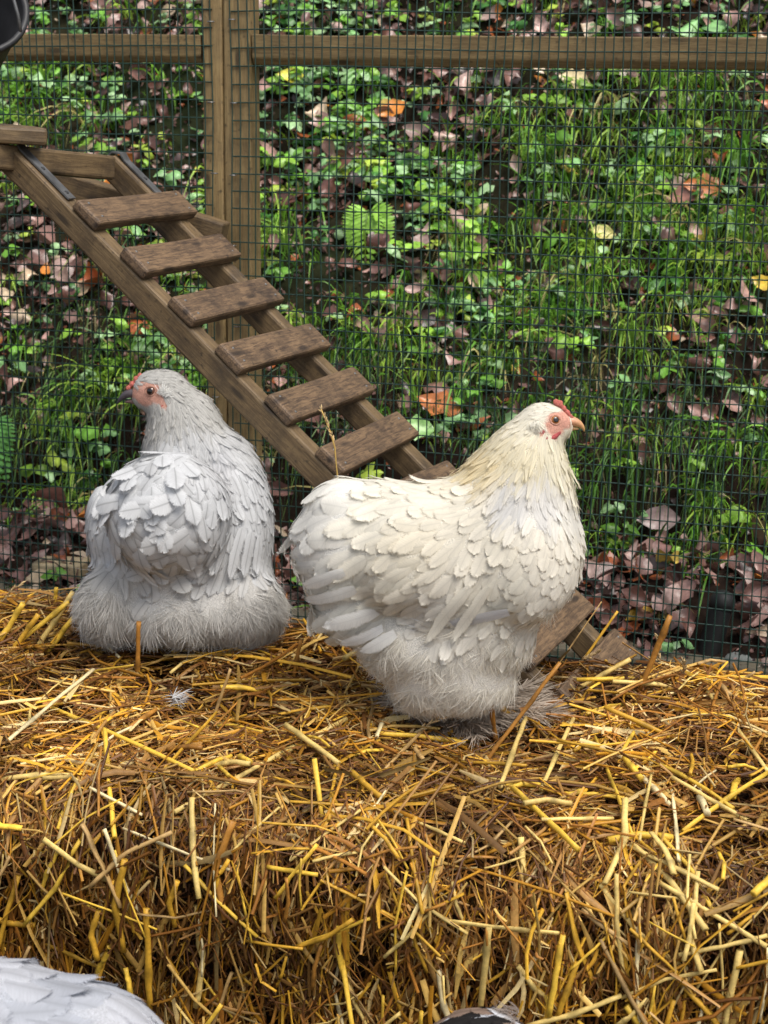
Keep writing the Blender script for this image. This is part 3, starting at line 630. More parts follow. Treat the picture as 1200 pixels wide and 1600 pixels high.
def hen(name, y0, prims, table, base_px, label, faces=(), skin=(.52, .2, .15), explicit=(), parts=300, dens=1., vary=None, shaft=.93, tuft_col=None, albedo=1., vane=None, fluff_boost=1., vx=.0036):
    B = Body(y0, prims, vx); T = np.array(table, float)
    base = at_y(*base_px, y0); base[2] = B.V[:, 2].min()
    px = proj(B.V)
    def look(pp):
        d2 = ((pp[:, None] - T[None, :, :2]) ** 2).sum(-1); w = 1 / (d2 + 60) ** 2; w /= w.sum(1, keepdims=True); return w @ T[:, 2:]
    T[:, 10:13] *= np.asarray(albedo)
    A = look(px)
    fm = np.zeros(len(px)); 
    for fx, fy, fr in faces: fm = np.maximum(fm, np.clip((fr - np.hypot(px[:, 0] - fx, px[:, 1] - fy)) / 4 + .5, 0, 1))
    bc = A[:, 8:11] * .85 * (1 - fm[:, None]) + (np.array(skin) * (1 + .2 * wob(B.V, 420, 2, 4))[:, None]) * fm[:, None]
    body = link(name, new_mesh(name, B.V - base, B.Q, None, bc, M_SKIN), None, base, label=label, category='hen', group='hens of the flock on and around the bale')
    # sample feather roots
    cand = np.concatenate([np.arange(len(px))] * 2); cp = B.V[cand] + rng.normal(0, .0018, (len(cand), 3)); cp = B.snap(cp, 1); cpx = proj(cp); CA = look(cpx)
    msk = np.zeros(len(cp))
    for fx, fy, fr in faces: msk = np.maximum(msk, np.hypot(cpx[:, 0] - fx, cpx[:, 1] - fy) < fr - 1)
    ok = msk < .5; cp, CA, cpx = cp[ok], CA[ok], cpx[ok]
    spacing = np.sqrt(CA[:, 2] * CA[:, 3]) * .001 * .40 / dens
    sel = poisson(cp, np.maximum(spacing, .0019)); p, A, ppx = cp[sel], CA[sel], cpx[sel]; n = B.grad(p)
    f = CX * A[:, 0:1] - CY * A[:, 1:2]; f = f - n * (f * n).sum(-1, keepdims=True); f = norm(f)
    ja = rng.normal(0, 1, len(p)) * A[:, 11]; f = f * np.cos(ja)[:, None] + np.cross(n, f) * np.sin(ja)[:, None]
    fl = A[:, 6] * fluff_boost > rng.uniform(.12, .88, len(p))
    col = A[:, 8:11] * (1 + rng.normal(0, .035, (len(p), 1)))
    if vary is not None: col = vary(col, p)
    k = ~fl; kn = k.sum(); bigj = A[k, 11]
    L = A[k, 2] * .001 * rng.uniform(.72, 1.2, kn); Wd = A[k, 3] * .001 * rng.uniform(.85, 1.12, kn)
    V, C = feather_geo(B, p[k], n[k], f[k], L, Wd, A[k, 4] * .001 * rng.gamma(2., .40, kn) * np.where(A[k, 4] > 5.5, 1.1, .55), np.clip(A[k, 5], 0, 1), np.where(A[k, 7] > .5, 1., .985) - rng.uniform(0, 1, kn) * A[k, 7] * 0, rng.normal(0, .06, kn) + np.where(bigj > .3, -.14 + rng.normal(0, .14, kn), 0), col[k], shaft)
    # explicit feathers: base px, tip px, width px, colour, free tip
    for bx_, by_, tx, ty, w, c, free, lf in explicit:
        h1 = B.hit(bx_, by_)
        if h1 is None: continue
        if free: tip = at_y(tx, ty, h1[0][1] + free - 1)
        else:
            h2 = B.hit(tx, ty); tip = h2[0] if h2 else at_y(tx, ty, h1[0][1])
        d = tip - h1[0]; Lx = np.linalg.norm(d); sc = np.dot(h1[0] - EYE, FW) / F
        v, c_ = feather_geo(B, h1[0][None], h1[1][None], d[None], np.array([Lx]), np.array([w * sc * .92]), np.array([lf * .6]), np.array([.8 if w < 12 else .1]), np.array([.0 if free else 1.]), np.zeros(1), np.array([c]) * np.asarray(albedo), .97, lf * .8)
        V = np.concatenate([V, v]); C = np.concatenate([C, c_]); L = np.append(L, Lx); Wd = np.append(Wd, w * sc)
    ti = V[:, 4, 2] * .5 + V[:, 5, 2] * .5; td = norm(V[:, 7, 2] - V[:, 4, 2]); tn = B.grad(ti)
    V3, C3 = tufts(ti + tn * .0006, tn, td, np.linalg.norm(V[:, 7, 2] - V[:, 4, 2], axis=-1) * .95, C[:, 6, 1, :3] * 1.03, K=12, spread=.45, lift=.08, wd=.00024)
    link('barbs', grid_mesh('barbs', V3 - base, C3, M_FEATH), body, kind='stuff')
    cen = V[:, 4, 2]; vis = ((cen - EYE) * B.grad(cen)).sum(-1) < -.02; cpj = proj(cen); vis &= (cpj[:, 0] > -5) & (cpj[:, 0] < 1205) & (cpj[:, 1] > 0) & (cpj[:, 1] < 1605)
    order = np.argsort(-(L * Wd * vis)); big = np.zeros(len(V), bool); big[order[:min(parts, int(vis.sum()))]] = True
    q1 = grid_faces(1, 8, 5)
    for i in np.where(big)[0]:
        o_ = V[i, 0, 2]; link('feather', new_mesh('feather', V[i] - o_, q1, None, C[i][..., :3], vane or M_VANE, vane=C[i][..., 3:]), body, o_ - base)
    pv, pc = V[~big] - base, C[~big]; link('plumage', new_mesh('plumage', pv, grid_faces(len(pv), 8, 5), None, pc[..., :3], vane or M_VANE, vane=pc[..., 3:]), body, kind='stuff')
    if fl.sum():
        V2, C2 = tufts(p[fl], n[fl], f[fl], A[fl, 2] * .00105 * rng.uniform(.7, 1.2, fl.sum()), col[fl] * 1.04, K=64)
        m3 = rng.random(fl.sum()) < .3; V4, C4 = tufts(p[fl][m3], n[fl][m3], f[fl][m3], A[fl][m3, 2] * .0012 * rng.uniform(.7, 1.2, m3.sum()), col[fl][m3] * 1.06, K=26, spread=.55, lift=.14, wd=.00026)
        V2 = np.concatenate([V2, V4]); C2 = np.concatenate([C2, C4])
        link('down', grid_mesh('down', V2 - base, C2, M_FEATH), body, kind='stuff')
    return body, B, base
def sc_at(p): return np.dot(p - EYE, FW) / F
def ball(name, c, r, col, parent, base, sq=(1, 1, 1), ax=None, mat=None):
    u = np.linspace(0, np.pi, 11); v = np.linspace(0, 2 * np.pi, 15)[:-1]
    P = np.stack([np.outer(np.sin(u), np.cos(v)), np.outer(np.sin(u), np.sin(v)), np.outer(np.cos(u), np.ones(14))], -1) * np.array(sq)
    if ax is not None: P = P @ ax
    P = c + P * r
    return link(name, grid_mesh(name, (P - base)[None], np.broadcast_to(np.asarray(col, float), P[None].shape).copy(), mat or M_SKIN, True), parent)
M_EYE = mat_attr('eye_gloss', .08, .6)
M_BEAK = mat_attr('beak_horn', .4, .4, 0, 300, .15)
def head_parts(body, B, base, hc_px, eye_px, r_eye, iris, beak_up, beak_lo, beak_cols, comb, wattles, lobe, skin):
    hc = at_y(hc_px[0], hc_px[1], B.y0 + hc_px[2]); sc = sc_at(hc)
    p, n = B.hit(*eye_px)
    for side in (0, 1):
        q, m_ = (p, n) if side == 0 else (p - 2 * np.dot(p - hc, FW) * FW, n - 2 * np.dot(n, FW) * FW)
        a = norm(np.cross(m_, CY)); b = np.cross(m_, a); ax = np.stack([a, b, m_]); r = r_eye * sc
        e = ball('eye', q - m_ * r * .62, r * 1.05, iris, body, base, ax=ax, mat=M_EYE)
        ball('pupil', q + m_ * r * .36, r, (.006, .005, .005), e, base, (.6, .6, .13), ax, M_EYE)
        th = np.linspace(0, 2 * np.pi, 20); rp = q - m_ * r * .12 + (a * np.cos(th)[:, None] * 1.0 + b * np.sin(th)[:, None] * .86) * r * 1.12
        V = tubes(rp[None], np.full((1, 20), r * .22), 6); link('eyelid', grid_mesh('eyelid', V - base, np.broadcast_to(np.array(skin) * .95, V.shape).copy(), M_SKIN, True), body)
    Y = B.y0 + hc_px[2]
    for nm, pts, cs in (('upper_beak', beak_up, beak_cols[0]), ('lower_beak', beak_lo, beak_cols[1])):
        P = np.array([at_y(x, y, Y) for x, y, r in pts]); R = np.array([r for *_, r in pts]) * sc
        t = np.linspace(0, 1, 13) * (len(P) - 1); i = np.minimum(t.astype(int), len(P) - 2); f = (t - i)
        f2 = f[:, None]; Q_ = P[i] * (1 - f2) + P[i + 1] * f2; rr = R[i] * (1 - f) + R[i + 1] * f
        for _ in range(2): Q_[1:-1] = .5 * Q_[1:-1] + .25 * (Q_[:-2] + Q_[2:]); rr[1:-1] = .5 * rr[1:-1] + .25 * (rr[:-2] + rr[2:])
        V = tube_closed(Q_, rr, 12); cc = np.linspace(0, 1, V.shape[1])[None, :, None, None]
        C = np.array(cs[0]) * (1 - cc) + np.array(cs[1]) * cc
        link(nm, grid_mesh(nm, V - base, np.broadcast_to(C, V.shape).copy(), M_BEAK, True), body)
    wattles = [(x, y, B.hit(x, y)[0][1] - B.y0 + dz - hc_px[2], a, b, c_, rot) for x, y, dz, a, b, c_, rot in wattles]
    for nm, blobs, c in (('comb', comb, (.48, .13, .10)), ('wattle', wattles, (.38, .07, .07)), ('nostril', (), 0)):
        if blobs:
            BB = Body(B.y0, [(x, y, hc_px[2] + dz, a, b, c_, rot, 3) for x, y, dz, a, b, c_, rot in blobs], .0011)
            sdf_part(nm, BB, body, base, np.array(c) * (1 + .2 * wob(BB.V, 900, 1, 2))[:, None])
def foot(body, base, px, py, y, dirs, col=(.35, .27, .16)):
    c = at_y(px, py, y); b0, n0, _ = bale_hit(px, py)
    V = []
    for an, ln in dirs:
        d = np.array([math.cos(an), math.sin(an), 0]); P = np.stack([c + d * ln * t + np.array([0, 0, .006 + .006 * math.sin(t * 3)]) for t in np.linspace(0, 1, 7)])
        V.append(tube_closed(P, np.array([.007, .006, .0065, .0055, .006, .004, .0015]), 7))
    P = np.stack([c + np.array([0, 0, z]) for z in np.linspace(.0, .07, 7)]); V.append(tube_closed(P, np.full(7, .007), 7))
    V = np.concatenate(V); return link('foot', grid_mesh('foot', V - base, np.broadcast_to(np.array(col), V.shape).copy(), M_SKIN, True), body)
#            px   py   dx    dy    L   W  lift pt  fluff spare  r    g    b   jit
WHT = [(838, 632, -1, .25, 11, 4.5, .7, .6, 0, 0, .84, .81, .73, .1), (815, 660, -.75, .75, 17, 5, 1.2, .8, 0, 0, .84, .80, .69, .12), (790, 690, -.75, .75, 27, 6, 2, .95, 0, 0, .82, .75, .57, .14),
 (762, 722, -.9, .55, 33, 7, 3, .95, 0, 0, .80, .69, .46, .16), (825, 710, -.3, 1, 31, 6, 2.2, .95, 0, 0, .83, .77, .60, .14), (878, 705, .2, 1, 27, 6, 2.2, .95, 0, 0, .84, .80, .66, .14),
 (897, 745, .3, 1, 34, 7, 3, .95, 0, 0, .84, .80, .68, .12), (805, 770, -.5, 1, 34, 9, 3, .8, 0, 0, .70, .695, .70, .16), (850, 775, -.1, 1, 33, 9, 3, .75, 0, 0, .73, .72, .715, .15), (890, 790, .05, 1, 30, 10, 2.5, .5, 0, 0, .77, .755, .72, .14),
 (905, 850, -.1, 1, 25, 16, 1.6, 0, 0, 0, .80, .77, .70, .12), (855, 850, -.35, 1, 25, 17, 1.8, 0, 0, 0, .82, .78, .70, .13), (795, 850, -.5, .9, 27, 19, 2, 0, 0, 0, .82, .78, .69, .13), (880, 925, -.35, 1, 26, 18, 2.6, .1, .05, 0, .78, .75, .69, .12),
 (845, 975, -.35, 1, 28, 15, 3, .25, .25, 0, .78, .76, .71, .14), (795, 925, -.6, .8, 31, 20, 2.6, 0, 0, 0, .80, .77, .69, .14), (745, 900, -.65, .8, 34, 20, 3, .1, 0, 0, .79, .75, .67, .14), (705, 955, -.8, .6, 42, 22, 4, .1, 0, 0, .76, .73, .68, .1),
 (740, 780, -.95, .3, 33, 19, 2, 0, 0, 0, .82, .78, .69, .15), (660, 770, -1, .12, 37, 21, 2.2, 0, 0, 0, .83, .80, .72, .15), (600, 790, -1, .2, 42, 23, 3, 0, 0, 0, .83, .80, .72, .16), (650, 850, -.85, .5, 36, 20, 3.2, 0, 0, 0, .81, .76, .65, .2),
 (610, 900, -.8, .55, 42, 21, 4.5, 0, 0, 0, .80, .76, .67, .22), (545, 770, -1, .06, 50, 27, 5, 0, 0, 0, .84, .83, .80, .14), (500, 810, -1, .22, 56, 26, 6.5, 0, 0, 0, .83, .82, .80, .16), (478, 870, -1, .3, 58, 25, 7, 0, 0, 0, .81, .80, .78, .16),
 (505, 930, -.95, .4, 54, 23, 7, 0, 0, 0, .78, .77, .74, .16), (555, 965, -.85, .55, 48, 22, 7, 0, .05, 0, .75, .74, .70, .18), (590, 1025, -.6, .85, 30, 14, 4, 0, 1, 0, .73, .71, .67, .2), (640, 1005, -.5, .9, 32, 14, 4, 0, .85, 0, .76, .74, .70, .2),
 (690, 1040, -.2, 1, 27, 13, 4, 0, 1, 0, .79, .77, .73, .25), (800, 1020, -.2, 1, 28, 12, 3, .2, .75, 0, .79, .77, .72, .2), (760, 1050, -.1, 1, 26, 12, 3, 0, 1, 0, .80, .78, .74, .2), (700, 1110, -.2, 1, 26, 10, 3, 0, 1, 0, .74, .71, .66, .3)]
wy = 1.71
WP = [(735, 880, 0, 150, 120, 108, 12, 1), (815, 855, 0, 96, 112, 98, 0, 40), (765, 815, 0, 112, 74, 80, 0, 30), (655, 812, 0, 95, 56, 66, 0, 35), (580, 850, 0, 92, 98, 85, 0, 35), (520, 845, 0, 50, 84, 62, -8, 40), (528, 788, 0, 40, 34, 45, 20, 22), (563, 935, 0, 72, 72, 68, 20, 30),
 (812, 872, -.040, 93, 103, 66, 10, 9), (640, 862, -.036, 98, 92, 62, 20, 10), (765, 960, -.03, 80, 45, 55, 30, 14), (690, 1005, 0, 108, 84, 92, -12, 35), (765, 985, 0, 72, 66, 80, -30, 30), (622, 1000, 0, 58, 52, 74, 30, 30), (712, 1062, .0, 94, 54, 78, 0, 25), (662, 1064, 0, 50, 44, 64, 10, 25), (810, 752, 0, 82, 66, 62, -8, 40), (824, 702, 0, 50, 50, 44, 0, 35), (850, 662, 0, 37, 32, 27, -10, 22), (873, 664, 0, 21, 18, 17, -15, 14)]
GW, CM = (.60, .61, .655), (.77, .74, .67)
WX = [(796, 950, 642, 1021, 27, GW, .992, .010), (735, 915, 655, 1000, 26, CM, 0, .006), (765, 915, 695, 1000, 24, CM, 0, .006),
 (898, 738, 921, 786, 9, (.84, .82, .76), 1.0, .003), (892, 735, 914, 776, 8, (.84, .82, .74), 1.0, .004), (888, 715, 903, 748, 8, (.84, .82, .76), 1.0, .003), (885, 730, 908, 765, 8, (.82, .76, .6), 1.0, .005),
 (600, 980, 532, 1003, 30, (.74, .745, .76), 0, .010), (590, 950, 512, 988, 30, (.78, .78, .78), 0, .009), (560, 915, 475, 960, 28, (.76, .76, .76), 0, .009), (620, 990, 560, 1025, 26, (.72, .72, .72), 0, .010), (540, 890, 462, 925, 26, (.78, .78, .78), 0, .009)]
white, WB, wb = hen('hen', wy, WP, WHT, (700, 1140), 'cream white fluffy hen standing in profile facing right on the straw', [(872, 662, 14), (885, 660, 11), (868, 655, 13.5), (873, 672, 8), (861, 671, 7), (856, 664, 6), (880, 651, 9), (847, 677, 6), (867, 681, 7)], (.58, .29, .215), WX, albedo=(.98, .965, .925))
SKW = (.56, .29, .21)
head_parts(white, WB, wb, (862, 662, 0), (868, 656), 7.6, (.34, .13, .035), [(884, 658, 8), (895, 658, 8), (905, 662, 5.6), (911, 668, 3), (913, 674, 1)], [(880, 669, 5), (893, 669, 4), (904, 670, 1.5)],
 (((.52, .24, .17), (.50, .30, .10)), ((.5, .3, .16), (.45, .28, .12))),
 [(869, 629, 0, 5, 6, 4, 20), (875, 631, 0, 4.5, 6, 4, -20), (880, 638, 0, 5, 5, 4, -40), (886, 645, 0, 5.5, 5, 5, -45), (892, 652, 0, 6, 4, 5, -40)],
 [(864, 683, .0025, 9, 5, 4, 25), (871, 678, .0025, 7, 4, 4, 35), (858, 685, .0028, 6, 4, 4, 0)], None, SKW)
BBp = Body(wy, [(848, 677, WB.hit(848, 677)[0][1] - wy + .0028, 6, 10, 4, 20, 3), (852, 685, WB.hit(852, 685)[0][1] - wy + .003, 5, 5, 4, 0, 3)], .0012); sdf_part('earlobe', BBp, white, wb, (.38, .08, .08))
foot(white, wb, 665, 1095, 1.76, [(-.3, .04), (-1.2, .035), (.5, .04), (2.8, .03)]); foot(white, wb, 725, 1100, 1.73, [(-.2, .045), (-1.0, .04), (.6, .045), (2.8, .03)])
def foot_tufts(body, base, specs, col):
    VV, CC = [], []
    for px, py, dx, dy, L, nT in specs:
        b0, n0, _ = bale_hit(px, py); p = b0 + n0 * .012 + rng.normal(0, 1, (nT, 3)) * np.array([.014, .012, .005])
        f = CX * dx - CY * dy; f = np.tile(norm(f - n0 * np.dot(f, n0)), (nT, 1))
        v, c = tufts(p, np.tile(n0, (nT, 1)), f, np.full(nT, L), jit(col, nT, .12), 20, .45, .4, .0006); VV.append(v); CC.append(c)
    link('foot_feathers', grid_mesh('foot_feathers', np.concatenate(VV) - base, np.concatenate(CC), M_FEATH), body, kind='stuff')
foot_tufts(white, wb, [(635, 1112, -.8, .5, .034, 14), (680, 1118, -.2, 1, .036, 20), (720, 1122, .2, 1, .042, 26), (760, 1120, .6, .8, .045, 22), (795, 1100, 1, .2, .048, 18), (815, 1105, .9, .6, .04, 12), (740, 1100, .3, 1, .045, 20), (715, 1140, .1, 1, .038, 22), (758, 1138, .5, .9, .042, 24), (685, 1136, -.3, 1, .034, 16), (800, 1122, .9, .5, .046, 20)], (.52, .44, .36))
# --- grey hen seen from behind
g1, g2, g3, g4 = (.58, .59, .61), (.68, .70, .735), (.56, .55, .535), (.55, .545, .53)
GRY = [(250, 583, 1, .15, 11, 4.5, .8, .6, 0, 0, *g4, .12), (285, 598, .9, .5, 17, 5, 1.2, .8, 0, 0, *g4, .14), (318, 640, .65, .8, 27, 6, 2, .9, 0, 0, *g4, .15), (266, 645, .1, 1, 20, 5, 1.5, .9, 0, 0, *g4, .18), (236, 662, -.2, 1, 22, 5, 2, .95, 0, 0, *g4, .15),
 (222, 690, -.35, 1, 28, 6, 2.5, .95, 0, 0, .42, .42, .43, .15), (300, 690, .2, 1, 33, 7, 2.5, .9, 0, 0, *g1, .16), (370, 690, .6, .85, 33, 8, 2.5, .7, 0, 0, *g1, .14), (340, 725, .45, .9, 32, 10, 2.5, .6, 0, 0, .62, .63, .66, .14),
 (400, 745, .4, .95, 27, 15, 2.4, .1, 0, 0, *g2, .1), (412, 820, .1, 1, 28, 18, 2.6, 0, 0, 0, *g2, .1), (388, 875, -.05, 1, 36, 17, 3, .1, 0, 0, *g2, .1), (355, 790, .15, 1, 32, 19, 3, 0, 0, 0, *g2, .12), (350, 880, -.1, 1, 36, 18, 4, 0, 0, 0, .64, .655, .68, .14),
 (268, 712, 0, 1, 33, 26, 8, 0, 0, 0, *g2, .5), (212, 735, -.35, 1, 35, 25, 9, 0, 0, 0, *g2, .6), (178, 800, -.25, 1, 35, 24, 9, 0, 0, 0, *g2, .6), (258, 780, -.15, 1, 35, 25, 14, 0, 0, 0, *g2, 1.0), (315, 770, .35, 1, 35, 24, 10, 0, 0, 0, *g2, .6),
 (250, 850, .1, 1, 35, 24, 13, 0, 0, 0, .64, .655, .68, .9), (200, 865, .05, 1, 44, 27, 9, 0, 0, 0, .63, .64, .66, .4), (315, 850, -.05, 1, 42, 26, 8, 0, 0, 0, .65, .66, .685, .35), (150, 800, -.15, 1, 30, 18, 2.5, 0, 0, 0, *g2, .12), (148, 850, .05, 1, 34, 18, 3, 0, 0, 0, *g2, .12),
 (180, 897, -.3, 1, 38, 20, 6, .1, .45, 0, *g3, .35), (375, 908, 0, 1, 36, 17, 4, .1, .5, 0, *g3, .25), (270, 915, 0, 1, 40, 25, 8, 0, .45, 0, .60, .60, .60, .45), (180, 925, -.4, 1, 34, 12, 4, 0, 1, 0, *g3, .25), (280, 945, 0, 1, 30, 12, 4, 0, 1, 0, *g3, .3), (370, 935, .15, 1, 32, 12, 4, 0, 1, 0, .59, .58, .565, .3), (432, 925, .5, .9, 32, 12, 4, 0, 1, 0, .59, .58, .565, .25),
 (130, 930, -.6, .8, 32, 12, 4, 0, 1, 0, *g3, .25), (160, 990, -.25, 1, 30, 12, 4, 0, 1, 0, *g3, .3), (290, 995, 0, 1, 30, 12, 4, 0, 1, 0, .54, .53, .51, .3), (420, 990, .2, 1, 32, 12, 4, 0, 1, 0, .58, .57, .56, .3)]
gy = 1.90
GP_ = [(290, 850, 0, 118, 125, 105, 0, 1), (262, 800, -.07, 98, 94, 76, 0, 18), (372, 805, .02, 54, 118, 88, 6, 25), (168, 830, .02, 30, 72, 60, 6, 20), (180, 945, -.02, 58, 60, 75, 0, 30), (290, 960, -.035, 105, 48, 80, 0, 30),
 (382, 948, -.02, 62, 62, 80, 0, 30), (302, 716, .05, 80, 62, 62, -10, 35), (287, 655, .055, 55, 50, 44, -25, 30), (256, 611, .055, 37, 33, 27, 8, 20), (231, 601, .055, 20, 18, 16, 30, 14), (226, 619, .055, 20, 17, 16, 10, 14)]
GX_ = [(222, 668, 212, 700, 8, (.4, .4, .41), 1., .003), (390, 830, 372, 905, 22, g2, 0, .007), (375, 825, 350, 905, 22, g2, 0, .008), (402, 835, 395, 900, 20, g2, 0, .006), (355, 830, 335, 900, 20, g2, 0, .007)]
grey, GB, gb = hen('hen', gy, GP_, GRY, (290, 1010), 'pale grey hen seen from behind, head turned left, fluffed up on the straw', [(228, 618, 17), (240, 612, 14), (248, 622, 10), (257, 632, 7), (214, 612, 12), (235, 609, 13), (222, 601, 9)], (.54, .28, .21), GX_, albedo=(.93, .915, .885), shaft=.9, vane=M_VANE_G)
SKG = (.46, .24, .175)
head_parts(grey, GB, gb, (240, 612, .055), (235, 611), 7.6, (.10, .035, .018), [(212, 615, 8), (203, 614, 7.5), (194, 618, 5.5), (187, 625, 3.2), (183, 631, 1)], [(218, 628, 5), (206, 627, 4), (195, 628, 1.6)],
 (((.09, .07, .075), (.022, .025, .032)), ((.2, .12, .1), (.10, .07, .065))),
 [(218, 587, 0, 3.5, 5, 3.5, -20), (213, 593, 0, 4.5, 6, 4, 20), (207, 600, 0, 5, 5, 4, 40), (201, 606, 0, 5, 4, 4, 40)],
 [(257, 633, .0035, 8, 4, 4, 30)], None, SKG)
_p, _n = GB.hit(254, 616); _pp = _p + _n * .0025 + rng.normal(0, .0016, (14, 3)); v_, c_ = tufts(_pp, np.tile(_n, (14, 1)), np.tile(norm(CX * .5 + CY * .75), (14, 1)), np.full(14, .011), jit((.78, .77, .74), 14, .05), 18, .4, .5, .0005)
link('ear_tuft', grid_mesh('ear_tuft', v_ - gb, c_, M_FEATH), grey, kind='stuff')
_p, _n = WB.hit(838, 662); _pp = _p + _n * .0025 + rng.normal(0, .0016, (14, 3)); v_, c_ = tufts(_pp, np.tile(_n, (14, 1)), np.tile(norm(-CX * .1 - CY), (14, 1)), np.full(14, .011), jit((.8, .77, .68), 14, .05), 14, .35, .4, .0006)
link('ear_tuft', grid_mesh('ear_tuft', v_ - wb, c_, M_FEATH), white, kind='stuff')
for fx in (230, 350): foot(grey, gb, fx, 1005, 1.92, [(1.6, .05), (.8, .045), (2.4, .045), (-1.5, .03)])
# --- two hens in front of the bale, only their backs reach into the picture
def row(px, py, dx, dy, L, Wd, lift, c, j=.12, fl=0, pt=0): return (px, py, dx, dy, L, Wd, lift, pt, fl, 0, *c, j)
c1 = (.48, .50, .55); c2 = (.57, .58, .62)
LW = [row(-200, 1480, .9, .2, 30, 20, 3, c2), row(0, 1500, 1, .15, 48, 38, 2.0, c2), row(90, 1515, 1, .3, 52, 40, 2.2, c1), row(30, 1580, 1, .35, 52, 40, 2.5, c1), row(180, 1570, 1, .45, 55, 38, 3.0, c2), row(120, 1640, .9, .6, 52, 38, 2.5, c1), row(230, 1640, .9, .6, 56, 34, 3.0, c2),
      row(-100, 1700, .7, .7, 34, 24, 4, c1), row(150, 1800, .5, 1, 34, 14, 4, c1, .2, 1), row(-100, 1950, .2, 1, 34, 14, 4, c1, .2, 1)]
LP = [(-20, 1760, 0, 235, 255, 215, 0, 1), (135, 1690, 0, 140, 140, 160, -25, 60), (-260, 1690, 0, 150, 190, 160, 0, 60), (-10, 1960, 0, 190, 190, 190, 0, 60), (-340, 1500, 0, 85, 150, 90, 12, 60), (-390, 1370, 0, 62, 56, 50, 0, 40)]
lw, LB, lb_ = hen('hen', 1.10, LP, LW, (0, 2150), 'bluish white broad feathered back at the lower left in front of the bale', parts=60, dens=.9, shaft=.86, vx=.006)
def speck(col, p):
    t = rng.random((len(col), 1)); k = wob(p, 70, 3, 2)[:, None]
    return np.where(k > .05, np.array([.02, .018, .018]), np.where(k < -.45, np.array([.30, .21, .16]), np.array([.66, .67, .70]))) * (1 + rng.normal(0, .1, (len(col), 1)))
SPK = [row(640, 1640, -.9, .4, 30, 22, 4, c2), row(760, 1590, -1, .1, 30, 22, 4, c2), row(850, 1620, -.8, .4, 30, 22, 3, c2), row(760, 1750, -.8, .6, 32, 24, 4, c2), row(900, 1750, -.5, .9, 28, 20, 3, c2), row(750, 1950, -.2, 1, 30, 14, 4, c2, .2, 1)]
SPP = [(752, 1752, 0, 130, 170, 150, 0, 1), (690, 1760, 0, 100, 120, 120, 20, 50), (812, 1756, 0, 84, 116, 110, 0, 50), (750, 1900, 0, 130, 130, 130, 0, 50), (870, 1720, -.08, 48, 60, 45, -30, 40), (905, 1690, -.13, 34, 30, 30, 0, 30)]
sp_, SB, sb_ = hen('hen', 1.18, SPP, SPK, (750, 2030), 'black, white and brown speckled back just showing at the bottom edge', parts=40, dens=.9, vary=speck, shaft=.8, vx=.005)
_v, _c = tufts(np.tile(SB.hit(800, 1592)[0], (8, 1)) + rng.normal(0, .004, (8, 3)), np.tile([0, 0, 1.], (8, 1)), np.tile(-CX + CY * .4, (8, 1)), np.full(8, .02), jit((.36, .3, .26), 8, .1), 20, .5, .9)
link('ruffled_tuft', grid_mesh('ruffled_tuft', _v - sb_, _c, M_FEATH), sp_, kind='stuff')
_h = bale_hit(275, 1110); _v, _c = tufts(_h[0][None] + _h[1] * .012 + rng.normal(0, .004, (5, 3)), np.tile(_h[1], (5, 1)), np.tile(CX, (5, 1)), np.full(5, .02), jit((.6, .6, .6), 5, .05), 16, 1.2, .4, .0005)
o_ = _h[0]; link('downy_feather', grid_mesh('downy_feather', _v - o_, _c, M_FEATH), None, o_, label='small loose white down feather lying on the straw below the grey hen', category='feather')
# ------------------------------------------------------------------ the bank: litter, ground cover, grass, single plants
def bank_hit(px, py):
    d = ray(px, py); lo, hi = 1.8, 6.
    t = np.linspace(lo, hi, 1500); P = EYE + d * t[:, None]; r = P - FP; q = r @ FE; w = r @ FN; k = np.argmax((P[:, 2] < bank_z(q, w)) & (w > -.01))
    return q[k], w[k]
def blobs(px, L):
    out = np.zeros(len(px))
    for cx, cy, rx, ry, a in L: out = out + a * np.exp(-((px[:, 0] - cx) / rx) ** 2 - ((px[:, 1] - cy) / ry) ** 2)
    return out
def scatter(n, wmax=2.3, qm=1.9, fn=None, floor=.15):
    q = rng.uniform(-qm, qm, n); w = wmax * rng.random(n) ** 1.15 + .012; p = bank_pt(q, w)
    k = ~((w < .2) & (np.abs(q - QPIPE) < .03)); q, w, p = q[k], w[k], p[k]; n = len(q)
    if fn is not None:
        d = np.maximum(blobs(proj(p), fn), 0) * np.clip(.75 + .9 * wob(np.stack([q, w], -1), 9, 6, 3), .1, 2); k = rng.random(n) < (d + floor) * np.where(w < .33, .12, 1); q, w, p = q[k], w[k], p[k]
    return q, w, p
